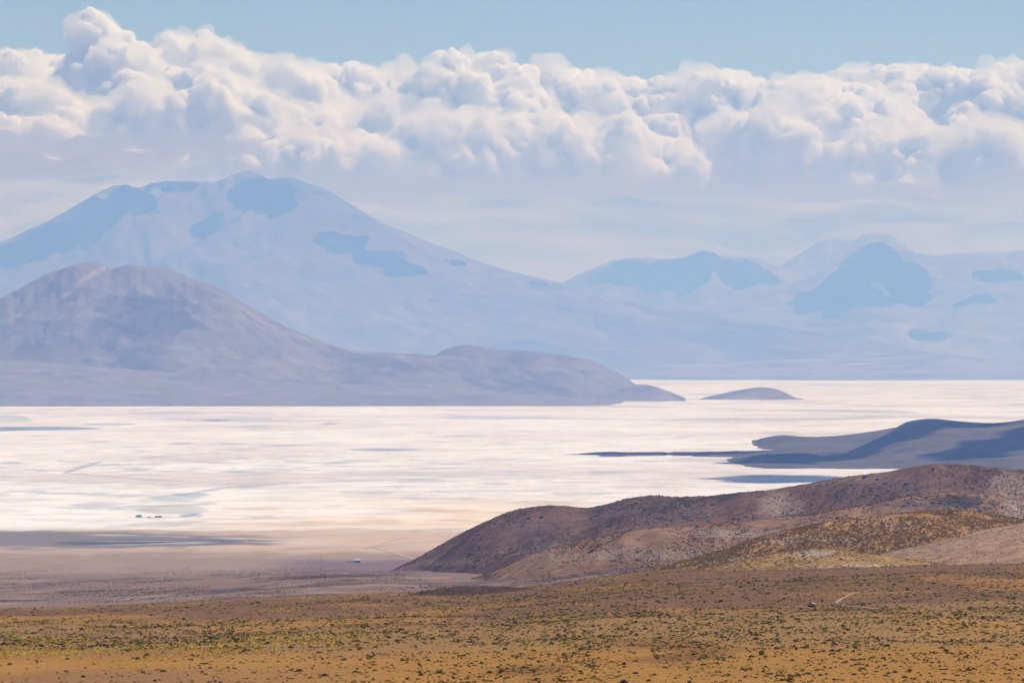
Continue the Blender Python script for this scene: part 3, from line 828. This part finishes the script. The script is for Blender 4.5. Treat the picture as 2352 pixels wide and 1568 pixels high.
shadow_cloud([(1800, 1104, 120, 10)], BN, 3100, 'cloud above the picture shading the dark fan beside the blue hill', 40, 90, 25)
shadow_cloud([(1800, 1055, 120, 12)], BN, 3100, 'cloud above the picture shading the foreland of the blue hill', 47, 90, 30)
shadow_cloud([(1480, 1041, 150, 3), (1650, 1040, 100, 4)], ['spit', 'foreland'], 3100, 'cloud above the picture shading the thin spit', 41, 70, 20)

# ------------------------------------------------------------------ shrubs
gz = ground
order = [('ground', ground)] + [(k, bh[k]) for k in 'NKLJIH']
su = np.linspace(-330, 2690, 600); sil = np.full(600, 1e9)
vis = {}
for k, fl in order:
    v, run = rows_seen(fl)
    vis[k] = (v, run, sil.copy())
    if k != 'ground':
        sil = np.minimum(sil, np.interp(su, fl.us, v.min(0), left=1e9, right=1e9))


def bil(fl, A, u, y):
    z = fl.Z; fl.Z = A; r = fl.z_at(u, y); fl.Z = z
    return r


def scatter(k, n, y0, y1, dens, seed, u0=-110, u1=2460):
    fl = dict(order)[k]; r_ = np.random.default_rng(seed)
    u0 = max(u0, fl.us[0]); u1 = min(u1, fl.us[-1])
    u = r_.uniform(u0, u1, n); y = np.sqrt(r_.uniform(y0 ** 2, y1 ** 2, n))
    v, run, s0 = vis[k]
    z = fl.z_at(u, y); vv = V0 - (z - H) / y * F
    ok = (vv < bil(fl, run, u, y) + 3.0) & (vv < np.interp(u, su, s0) + 2.0) & (vv < 1585)
    if k != 'ground':
        g = ground.z_at(u, y); ok &= (z > g - 0.3) & (vv < bil(ground, gvis, u, y - 20) + 2.0)
    else:
        for kk in 'NKLJIH':
            f2 = bh[kk]; ins = (u > f2.us[0]) & (u < f2.us[-1]) & (y > f2.ys[0]) & (y < f2.ys[-1])
            ok &= ~(ins & (f2.z_at(u, y) > z))
    d = dens(u, vv, PX(u, y), y)
    ok &= r_.uniform(0, 1, n) < d
    return np.stack([PX(u, y), y, z], 1)[ok], u[ok], vv[ok]


def bush_proto(seed, rings=((0.0, 1.0), (0.38, 0.95), (0.75, 0.55)), seg=7, ragged=0.22):
    r_ = np.random.default_rng(seed); v = []
    for h, r in rings:
        for i in range(seg):
            a = (i + .5 * r_.uniform(-1, 1)) * 2 * math.pi / seg
            q_ = r * (1 + ragged * r_.uniform(-1, 1))
            v.append((math.cos(a) * q_, math.sin(a) * q_, h * (1 + ragged * r_.uniform(-1, 1)) - (0.12 if h == 0 else 0)))
    v.append((r_.uniform(-.15, .15), r_.uniform(-.15, .15), 1.0))
    f = []
    n = len(rings)
    for j in range(n - 1):
        for i in range(seg):
            a, b = j * seg + i, j * seg + (i + 1) % seg
            f += [(a, b, b + seg), (a, b + seg, a + seg)]
    for i in range(seg):
        f.append(((n - 1) * seg + i, (n - 1) * seg + (i + 1) % seg, n * seg))
    return np.array(v), np.array(f)


def bush_mesh(name, pts, size, tint, protos, seed, flat=0.68):
    r_ = np.random.default_rng(seed); VV, FF, CC = [], [], []; off = 0
    which = r_.integers(0, len(protos), len(pts))
    for j, (pv_, pf) in enumerate(protos):
        m = which == j; n = m.sum()
        if not n: continue
        a = r_.uniform(0, 2 * math.pi, n); ca, sa = np.cos(a), np.sin(a)
        s = size[m]; el_ = r_.uniform(.7, 1.4, n)
        x = pv_[:, 0][None] * el_[:, None]; y = pv_[:, 1][None] / el_[:, None]
        vx = (x * ca[:, None] - y * sa[:, None]) * s[:, None]; vy = (x * sa[:, None] + y * ca[:, None]) * s[:, None]
        vz = pv_[:, 2][None] * (s * flat * r_.uniform(.75, 1.35, n))[:, None]
        P = np.stack([vx, vy, vz], -1) + pts[m][:, None, :]
        VV.append(P.reshape(-1, 3))
        FF.append((pf[None] + (np.arange(n) * len(pv_))[:, None, None]).reshape(-1, 3) + off); off += n * len(pv_)
        CC.append((tint[m][:, None, :] * r_.uniform(.7, 1.3, (n, len(pv_), 1))).reshape(-1, 3))
    return mesh_from_arrays(name, np.concatenate(VV), np.concatenate(FF), np.concatenate(CC), smooth=False)


M_bush = terrain_mat('shrub_leaves', 6.0, 0.45, 0.0)
P_near = [bush_proto(i, ((0.0, 1.0), (0.5, 0.85)), 5, .28) for i in range(8)]
P_far = [bush_proto(20 + i, ((0.0, 1.0),), 6, .3) for i in range(5)]
OLIVE, DARK, GOLD, RUST = col(.150, .106, .009), col(.038, .029, .007), col(.46, .285, .022), col(.125, .060, .020)


def dens_fore(u, v, x, y):
    cv = np.interp(u, ground.us, crest_v)
    q_ = (v - cv) / (1568 - cv)
    a = fbm2(x / 45, y / 130, 4, 301); b = fbm2(x / 12, y / 30, 3, 303)
    lf = sm(1300, 300, u)
    qq = q_ + .10 * a
    band = lf * sm(.18, .24, qq) * sm(.64, .50, qq) + (1 - lf) * (sm(.02, .10, qq) * .45 + .55 * sm(.30, .40, qq) * sm(.80, .62, qq))
    d = .16 + .06 * (1 - lf) + .66 * band
    bare = np.exp(-(((u - 1000) / 330) ** 2 + ((v - 1490) / 15) ** 2)) + np.exp(-(((u - 150) / 260) ** 2 + ((v - 1528) / 16) ** 2))
    return np.clip(d * np.clip(.75 + 1.3 * b + .5 * a, .1, 1.6) * (1 - .75 * np.clip(bare, 0, 1)) * sm(1900, 1750, y), 0, 1)


pts, uu, vv = scatter('ground', 235000, 610, 1900, dens_fore, 41)
r_ = np.random.default_rng(5)
size = r_.lognormal(math.log(.205), .47, len(pts)).clip(.10, .85)
mixc = r_.uniform(0, 1, len(pts)); gold = sm(.0, .4, fbm2(pts[:, 0] / 60, pts[:, 1] / 150, 3, 311))
tint = lerp3(np.broadcast_to(OLIVE, (len(pts), 3)), DARK, sm(.25, .75, mixc))
tint = lerp3(tint, GOLD * .7, .6 * gold * (mixc < .35))
scr = size / pts[:, 1]
inframe = (uu > 8) & (uu < 2344) & (vv < 1563)
big = np.zeros(len(pts), bool); big[np.argsort(-(scr * inframe))[:300]] = True
tiny = ~big & (scr < 0.00028)
mid = ~big & ~tiny
link('shrub_cover', bush_mesh('shrub_cover', pts[mid], size[mid], tint[mid], P_near, 43), M_bush, kind='stuff', label='countless small olive shrubs speckling the foreground plain')
link('shrub_cover', bush_mesh('shrub_cover', pts[tiny], size[tiny], tint[tiny], P_far, 44), M_bush, kind='stuff', label='the smallest and farthest shrubs of the foreground plain')


# the three hundred shrubs that show largest, each a plant of its own
def leafy_shrub(seed):
    r_ = np.random.default_rng(seed); V_, F_, C_ = [], [], []
    pv_, pf = bush_proto(seed + 70, ((0, .85), (.3, .9), (.62, .66), (.85, .32)), 9, .18)
    V_.append(pv_ * .86); F_.append(pf); C_.append(np.full(len(pv_), .75)); off = len(pv_)
    for i in range(90):
        a = r_.uniform(0, 2 * math.pi); e = math.asin(r_.uniform(0.0, 1))
        d = np.array([math.cos(a) * math.cos(e), math.sin(a) * math.cos(e), math.sin(e)])
        c = d * r_.uniform(.72, 1.02); t = np.cross(d, [0, 0, 1.]); t = t / (np.linalg.norm(t) + 1e-6)
        w = r_.uniform(.06, .13); L = r_.uniform(.12, .26)
        V_.append(np.array([c - t * w, c + t * w, c + d * L + np.array([0, 0, .08])])); F_.append(np.array([[off, off + 1, off + 2]])); off += 3
        C_.append(np.full(3, r_.uniform(.8, 1.35)))
    return np.concatenate(V_), np.concatenate(F_), np.concatenate(C_)


LEAFY = []
for j in range(12):
    v_, f_, c_ = leafy_shrub(j)
    base = OLIVE + (DARK - OLIVE) * [0, .25, .5, .8][j % 4]
    LEAFY.append(mesh_from_arrays('shrub', v_, f_, c_[:, None] * base[None], smooth=False))
idx = np.where(big)[0]
for i in idx:
    m = LEAFY[int(r_.integers(0, 8)) if mixc[i] < .6 else 3 + 4 * int(r_.integers(0, 3))]
    side = ['left corner', 'left half', 'centre', 'right half', 'right corner'][int(np.clip(uu[i] / 2352 * 5, 0, 4))]
    o = link('shrub', m, M_bush, label=('dark olive' if mixc[i] >= .6 else 'yellowish olive') + ' shrub, one of the largest, on bare sand ' +
             ('along the bottom edge' if vv[i] > 1540 else 'above the bottom edge' if vv[i] > 1510 else 'higher up the plain') + ', ' + side,
             cat='shrub', group='larger shrubs of the near foreground')
    o.location = pts[i] + np.array([0, 0, -.03])
    s = size[i] * .95; e_ = r_.uniform(.8, 1.3)
    o.scale = (s * e_, s / e_, s * r_.uniform(.55, .8)); o.rotation_euler = (0, 0, r_.uniform(0, 6.28))


# golden tussock grass in bands
def dens_gold(u, v, x, y):
    w = 10 * fbm2(x / 50, y / 120, 4, 321)
    d = np.exp(-((v - np.interp(u, [-110, 0, 400, 850, 1000], [1506, 1501, 1487, 1470, 1466]) + w) / 6.5) ** 2) * sm(950, 780, u)
    d += np.exp(-((v - np.interp(u, [200, 260, 420, 640], [1536, 1528, 1505, 1490]) + .6 * w) / 5.5) ** 2) * sm(200, 260, u) * sm(700, 560, u)
    d += .8 * np.exp(-((v - np.interp(u, [700, 1500, 2460], [1462, 1438, 1420]) + 2 * w) / 5) ** 2) * sm(0.05, .3, fbm2(x / 60, y / 150, 3, 323))
    d += .35 * sm(.22, .36, fbm2(x / 40, y / 110, 4, 325)) * sm(1560, 1500, v)
    d += .12 * np.exp(-((v - np.interp(u, [-110, 700], [1400, 1384])) / 3) ** 2) * sm(900, 500, u)
    return np.clip(d * .8, 0, 1)


gp, gu, gvv = scatter('ground', 170000, 640, 1850, dens_gold, 45)
me = bush_mesh('tussock_grass', gp, r_.lognormal(math.log(.25), .3, len(gp)), np.tile(GOLD, (len(gp), 1)) * r_.uniform(.6, 1.2, (len(gp), 1)), P_far, 47, .8)
link('tussock_grass', me, M_bush, kind='stuff', label='golden tussock grass in slanting bands across the plain')

# dark dots on the fan below the plain
fp, fu, fvv = scatter('ground', 260000, 1900, 4500, lambda u, v, x, y: np.clip(.22 + 1.5 * fbm2(x / 90, y / 260, 4, 331), 0, 1) * sm(4600, 2600, y), 49)
me = bush_mesh('fan_shrubs', fp, r_.lognormal(math.log(.42), .3, len(fp)), np.tile(DARK, (len(fp), 1)) * r_.uniform(.8, 1.8, (len(fp), 1)), P_far, 51)
link('shrub_cover', me, M_bush, kind='stuff', label='sparse dark shrubs on the stony fan beyond the plain')

# shrubs on the brown hills
for k, n, dfn, tc_, sz, lab in [
    ('K', 40000, lambda u, v, x, y: np.clip(.55 + fbm2(x / 20, y / 30, 3, 341), 0, 1), (RUST, col(.20, .12, .025)), .38, 'brown shrubs dotting the small golden mound'),
    ('L', 30000, lambda u, v, x, y: np.clip(.26 + .3 * fbm2(x / 40, y / 60, 3, 343), 0, 1), (DARK, DARK), .28, 'tiny dark shrubs scattered on the smooth pink slope'),
    ('J', 170000, lambda u, v, x, y: np.clip(.58 + 1.5 * fbm2(x / 45, y / 60, 4, 345), .08, 1), (RUST, col(.17, .095, .025)), .60, 'dense rusty shrubs covering the golden ridge'),
    ('I', 190000, lambda u, v, x, y: np.clip(.45 + 2.2 * fbm2(x / 80, y / 120, 4, 347), .04, 1), (DARK, RUST), .50, 'brown shrubs covering the middle ridge'),
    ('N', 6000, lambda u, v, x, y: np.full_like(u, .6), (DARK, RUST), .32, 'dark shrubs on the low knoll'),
    ('H', 280000, lambda u, v, x, y: np.clip(.45 + 2.0 * fbm2(x / 120, y / 160, 4, 349), .05, 1), (DARK, col(.085, .055, .04)),  .58, 'dark shrubs covering the long mauve hill')]:
    fl = bh[k]
    p_, u_, v_ = scatter(k, n, fl.ys[0], fl.ys[-1], dfn, 60 + ord(k))
    t_ = lerp3(np.broadcast_to(tc_[0], (len(p_), 3)), tc_[1], r_.uniform(0, 1, len(p_)))
    me = bush_mesh('hill_shrubs', p_, r_.lognormal(math.log(sz), .35, len(p_)), t_, P_far, ord(k))
    link('shrub_cover', me, M_bush, kind='stuff', label=lab)


# ------------------------------------------------------------------ rocks
def rock_mesh(seed, flat=.6):
    v_, f_ = ico(2)
    r_ = np.random.default_rng(seed)
    for _ in range(7):        # chop with random planes so that the block has facets
        d = r_.normal(size=3); d /= np.linalg.norm(d); h = r_.uniform(.55, .85)
        t = v_ @ d; v_ = v_ - np.maximum(t - h, 0)[:, None] * d
    v_ = v_ * (1 + .10 * perlin3(v_ * 2.2, seed)[:, None]); v_[:, 2] *= flat
    return mesh_from_arrays('rock', v_, f_, smooth=False)


M_rock = plain_mat('dark_rock', (.060, .056, .058), .95, .45, 1.3)
M_pale = plain_mat('pale_rock', (.55, .50, .46), .95, .2, 2.0)
ROCKS = [rock_mesh(80 + i) for i in range(6)]
for m in ROCKS: m.materials.append(M_rock)


def surface(k, u, v):
    """point on hill k (or the ground) seen at photo column u, row v"""
    fl = dict(order)[k]
    ys_ = np.linspace(fl.ys[0], fl.ys[-1], 1500); z_ = fl.z_at(np.full(1500, float(u)), ys_)
    if k != 'ground':
        z_ = np.maximum(z_, ground.z_at(np.full(1500, float(u)), ys_))
    hit = np.where((V0 - (z_ - H) / ys_ * F) <= v)[0]
    if not len(hit): return None
    y_ = ys_[hit[0]]
    return np.array([float(PX(u, y_)), y_, z_[hit[0]]])


rock_spots = []
for cu, cv, ru, rv, n, where in [(1600, 1192, 65, 5, 16, 'in a broken row low on the long mauve hill'), (1715, 1190, 28, 5, 9, 'in the dark ledge at the right end of the broken row'),
                                 (1560, 1165, 120, 22, 14, 'scattered over the middle of the long mauve hill'), (2020, 1120, 90, 28, 22, 'in the dark outcrop high on the long mauve hill'),
                                 (1250, 1200, 90, 24, 10, 'on the left shoulder of the long mauve hill'), (1120, 1275, 60, 14, 8, 'near the left toe of the long mauve hill')]:
    rr_ = np.random.default_rng(int(cu))
    for _ in range(n):
        p_ = surface('H', cu + rr_.normal() * ru * .6, cv + rr_.normal() * rv * .6)
        if p_ is not None: rock_spots.append((p_, rr_.uniform(1.0, 3.0), 'dark angular rock ' + where, 'dark rocks on the long mauve hill', rr_.uniform(0, 6)))
rr_ = np.random.default_rng(77)
for _ in range(110):
    p_ = surface('I', 2195 + rr_.normal() * 55, 1155 + rr_.normal() * 11)
    if p_ is not None: rock_spots.append((p_, rr_.uniform(.7, 2.1), 'black angular block in the dark rubble heap on the right ridge', 'black blocks of the rubble heap', rr_.uniform(0, 6)))
for i, (p_, s, lab, grp, a) in enumerate(rock_spots):
    o = link('rock', ROCKS[i % 6], M_rock, label=lab, cat='rock', group=grp)
    o.location = p_ + np.array([0, 0, -s * .08]); o.scale = (s * 1.25, s, s); o.rotation_euler = (0, 0, a)
for u, v, s, lab, k in [(1845, 1270, 1.1, 'lone black rock on the bare top of the golden mound', 'K'), (1822, 1268, .9, 'dark rock left of the lone black rock on the golden mound', 'K')]:
    p_ = surface(k, u, v)
    o = link('rock', ROCKS[2], M_rock, label=lab, cat='rock'); o.location = p_; o.scale = (s * 1.3, s, s * .8)
# white boulder over a dark hollow beside the track
p_ = surface('ground', 1866, 1394)
if p_ is not None:
    e = bpy.data.objects.new('boulder', None); C.objects.link(e); e.location = p_
    tag(e, None, 'white-topped boulder above a dark hollow beside the dirt track', 'boulder')
    cap = rock_mesh(91, .45); cap.materials.append(M_pale)
    o = link('cap_stone', cap, M_pale, parent=e); o.location = (.5, .3, .95); o.scale = (1.0, .8, .6); o.rotation_euler = (0, .25, .4)
    low = rock_mesh(92, .7); low.materials.append(M_rock)
    o = link('base_stone', low, M_rock, parent=e); o.location = (-.2, .1, .3); o.scale = (1.5, 1.0, .9)
for i, (u, v, s) in enumerate([(1835, 1396, .7), (1890, 1395, .6), (1905, 1398, .8), (1925, 1393, .7), (1815, 1398, .6)]):
    p_ = surface('ground', u, v)
    o = link('rock', ROCKS[i], M_rock, label='small dark rock in the row beside the white-topped boulder', cat='rock', group='small rocks beside the boulder')
    o.location = p_; o.scale = (s * 1.3, s, s * .8)


# ------------------------------------------------------------------ dirt tracks (low sheets laid on the ground)
def track(name, line, width, k, mat, label, lift=0.12):
    L = []
    fine = []
    for (a, b), (c, d) in zip(line[:-1], line[1:]):
        for t in np.linspace(0, 1, 14)[:-1]: fine.append((a + (c - a) * t, b + (d - b) * t))
    fine.append(line[-1])
    for u, v in fine:
        p_ = surface(k, u, v)
        if p_ is not None: L.append(p_)
    L = np.array(L); T = np.gradient(L[:, :2], axis=0); T /= np.linalg.norm(T, axis=1)[:, None] + 1e-6
    N = np.stack([-T[:, 1], T[:, 0]], 1)
    rows = []
    for s in np.linspace(-.5, .5, 5):
        q_ = L[:, :2] + N * width * s
        z_ = ground.z_at(U0 + q_[:, 0] / q_[:, 1] * F, q_[:, 1]) + lift
        rows.append(np.column_stack([q_, z_]))
    v_ = np.stack(rows, 0)
    return link(name, mesh_from_arrays(name, v_.reshape(-1, 3), grid_faces(5, len(L))), mat, kind='structure', label=label)


M_track = plain_mat('dust_track', (.33, .205, .11), 1, .12, .4)
M_track2 = plain_mat('pale_track', (.52, .38, .29), 1, .1, .05)
track('dirt_track', [(2020, 1352), (1985, 1358), (1955, 1364), (1930, 1376), (1922, 1384), (1935, 1390), (1975, 1394), (2020, 1399)], 1.6, 'ground', M_track, 'sandy dirt track bending round behind the boulder')
track('dirt_track', [(925, 1233), (905, 1240), (875, 1248), (852, 1255), (830, 1260), (825, 1267)], 3.5, 'ground', M_track2, 'pale vehicle track running from the shed out towards the salt', .3)
track('dirt_track', [(852, 1255), (875, 1262), (900, 1268), (930, 1277), (955, 1284)], 3.5, 'ground', M_track2, 'pale vehicle track forking right towards the brown hill', .3)
track('dirt_track', [(858, 1255), (900, 1250), (950, 1246), (1010, 1242)], 2.2, 'ground', M_track2, 'faint pale vehicle track forking along the shore', .3)


# ------------------------------------------------------------------ buildings and vehicles far out on the shore
def box(name, c, s, mat, parent, rz=0.0, bevel=.04):
    import bmesh
    bm = bmesh.new(); bmesh.ops.create_cube(bm, size=1)
    for q_ in bm.verts: q_.co = (q_.co.x * s[0], q_.co.y * s[1], q_.co.z * s[2])
    bmesh.ops.bevel(bm, geom=bm.edges[:], offset=bevel, segments=1, affect='EDGES')
    m = bpy.data.meshes.new(name); bm.to_mesh(m); bm.free()
    o = link(name, m, mat, parent=parent); o.location = c; o.rotation_euler = (0, 0, rz)
    return o


def wheel(name, c, r, w, parent):
    import bmesh
    bm = bmesh.new(); bmesh.ops.create_cone(bm, cap_ends=True, segments=16, radius1=r, radius2=r, depth=w)
    m = bpy.data.meshes.new(name); bm.to_mesh(m); bm.free()
    o = link(name, m, M_dark, parent=parent); o.location = c; o.rotation_euler = (math.pi / 2, 0, 0)
    return o


def gable(name, w, d, h, mat, parent, z):
    v_ = np.array([(-w / 2, -d / 2, 0), (w / 2, -d / 2, 0), (w / 2, d / 2, 0), (-w / 2, d / 2, 0), (-w / 2, 0, h), (w / 2, 0, h)])
    m = bpy.data.meshes.new(name)
    m.from_pydata([tuple(q_) for q_ in v_], [], [(0, 1, 5, 4), (2, 3, 4, 5), (0, 4, 3), (1, 2, 5), (0, 3, 2, 1)])
    o = link(name, m, mat, parent=parent); o.location = (0, 0, z)
    return o


M_dark = plain_mat('dark_steel', (.03, .04, .06), .6, .1)
M_bluewall = plain_mat('faded_blue_sheet', (.27, .42, .58), .6, .12, 1)
M_roofs = plain_mat('zinc_roof', (.55, .62, .68), .45, .1, 1)
M_teal = plain_mat('teal_paint', (.08, .42, .45), .6, .1, 1)
M_white = plain_mat('white_paint', (.8, .8, .78), .6, .05, 1)
M_red = plain_mat('red_paint', (.45, .06, .05), .5, .1, 1)
M_glass = plain_mat('dark_glass', (.02, .03, .05), .1, .05, 1)


def anchor(name, u, v, label, cat, rz=0.0, k='ground', flat=False, group=None):
    if flat:
        y_ = flat_depth(v); p_ = np.array([float(PX(u, y_)), y_, 0.0])
    else:
        p_ = surface(k, u, v)
    e = bpy.data.objects.new(name, None); C.objects.link(e); e.location = p_; e.rotation_euler = (0, 0, rz)
    return tag(e, None, label, cat, group)


e = anchor('shed', 821, 1291.5, 'small pale blue shed with dark ends below the vehicle tracks', 'shed', .18)
box('wall', (0, 0, 1.45), (5.6, 3.4, 2.7), M_bluewall, e)
gable('roof', 6.2, 4.0, .9, M_roofs, e, 2.85)
box('door', (1.9, -1.72, 1.1), (1.1, .08, 2.1), M_dark, e)
box('door', (-2.2, -1.72, 1.2), (1.0, .08, 2.2), M_dark, e)
w_ = box('window', (-.2, -1.72, 1.7), (1.2, .08, .9), M_white, e)
box('pane', (0, -.05, 0), (1.0, .04, .7), M_glass, w_, bevel=.01)
e = anchor('corral_wall', 806, 1290, 'low greenish wall running left from the blue shed', 'wall')
for i in range(9):
    box('panel', (-5 + i * 1.05, 0, .45), (1.0, .25, .9), M_teal if i % 3 else M_dark, e)
for i, (u, v, w, lab, mt) in enumerate([(316, 1187, 5.0, 'pale teal hut, left one of the pair by the salt works', M_teal), (322, 1187.3, 4.6, 'dark teal hut beside the pale one at the salt works', M_teal)]):
    e = anchor('hut', u, v, lab, 'hut', .1 * i, flat=True)
    box('wall', (0, 0, 1.4), (w, 3.2, 2.8), mt, e)
    gable('roof', w + .5, 3.7, .8, M_roofs if i == 0 else M_dark, e, 2.8)
    box('door', (.8, -1.62, 1.0), (1.0, .08, 2.0), M_white, e)
    w_ = box('window', (-1.1, -1.62, 1.7), (1.1, .08, .8), M_white, e)
    box('pane', (0, -.05, 0), (.9, .04, .6), M_glass, w_, bevel=.01)
for u, v, lab, rz in [(361, 1187.6, 'red truck parked left of the other at the salt works', .1), (368, 1188.2, 'red truck with a raised post parked at the salt works', -.15)]:
    e = anchor('truck', u, v, lab, 'truck', rz, flat=True, group='red trucks at the salt works')
    box('chassis', (0, 0, .8), (6.2, 2.0, .3), M_dark, e)
    cb = box('cab', (2.2, 0, 1.75), (1.7, 2.1, 1.7), M_red, e, bevel=.15)
    box('windscreen', (.86, 0, .3), (.05, 1.8, .7), M_glass, cb, bevel=.01)
    box('load_bed', (-1.1, 0, 1.6), (4.2, 2.2, 1.3), M_red, e)
    for x_ in (-2.1, -.9, 2.1):
        for s_ in (-1, 1): wheel('wheel', (x_, s_ * .95, .5), .5, .3, e)
    if rz < 0: box('post', (-.2, 0, 3.4), (.25, .25, 2.6), M_dark, e)
e = anchor('loading_trailer', 342, 1188.6, 'small dark trailer between the huts and the red trucks', 'trailer', .3, flat=True)
box('bed', (0, 0, 1.1), (4.2, 1.9, .8), M_dark, e)
box('drawbar', (2.7, 0, .7), (1.4, .2, .2), M_dark, e)
for s_ in (-1, 1): wheel('wheel', (-.4, s_ * .9, .45), .45, .25, e)
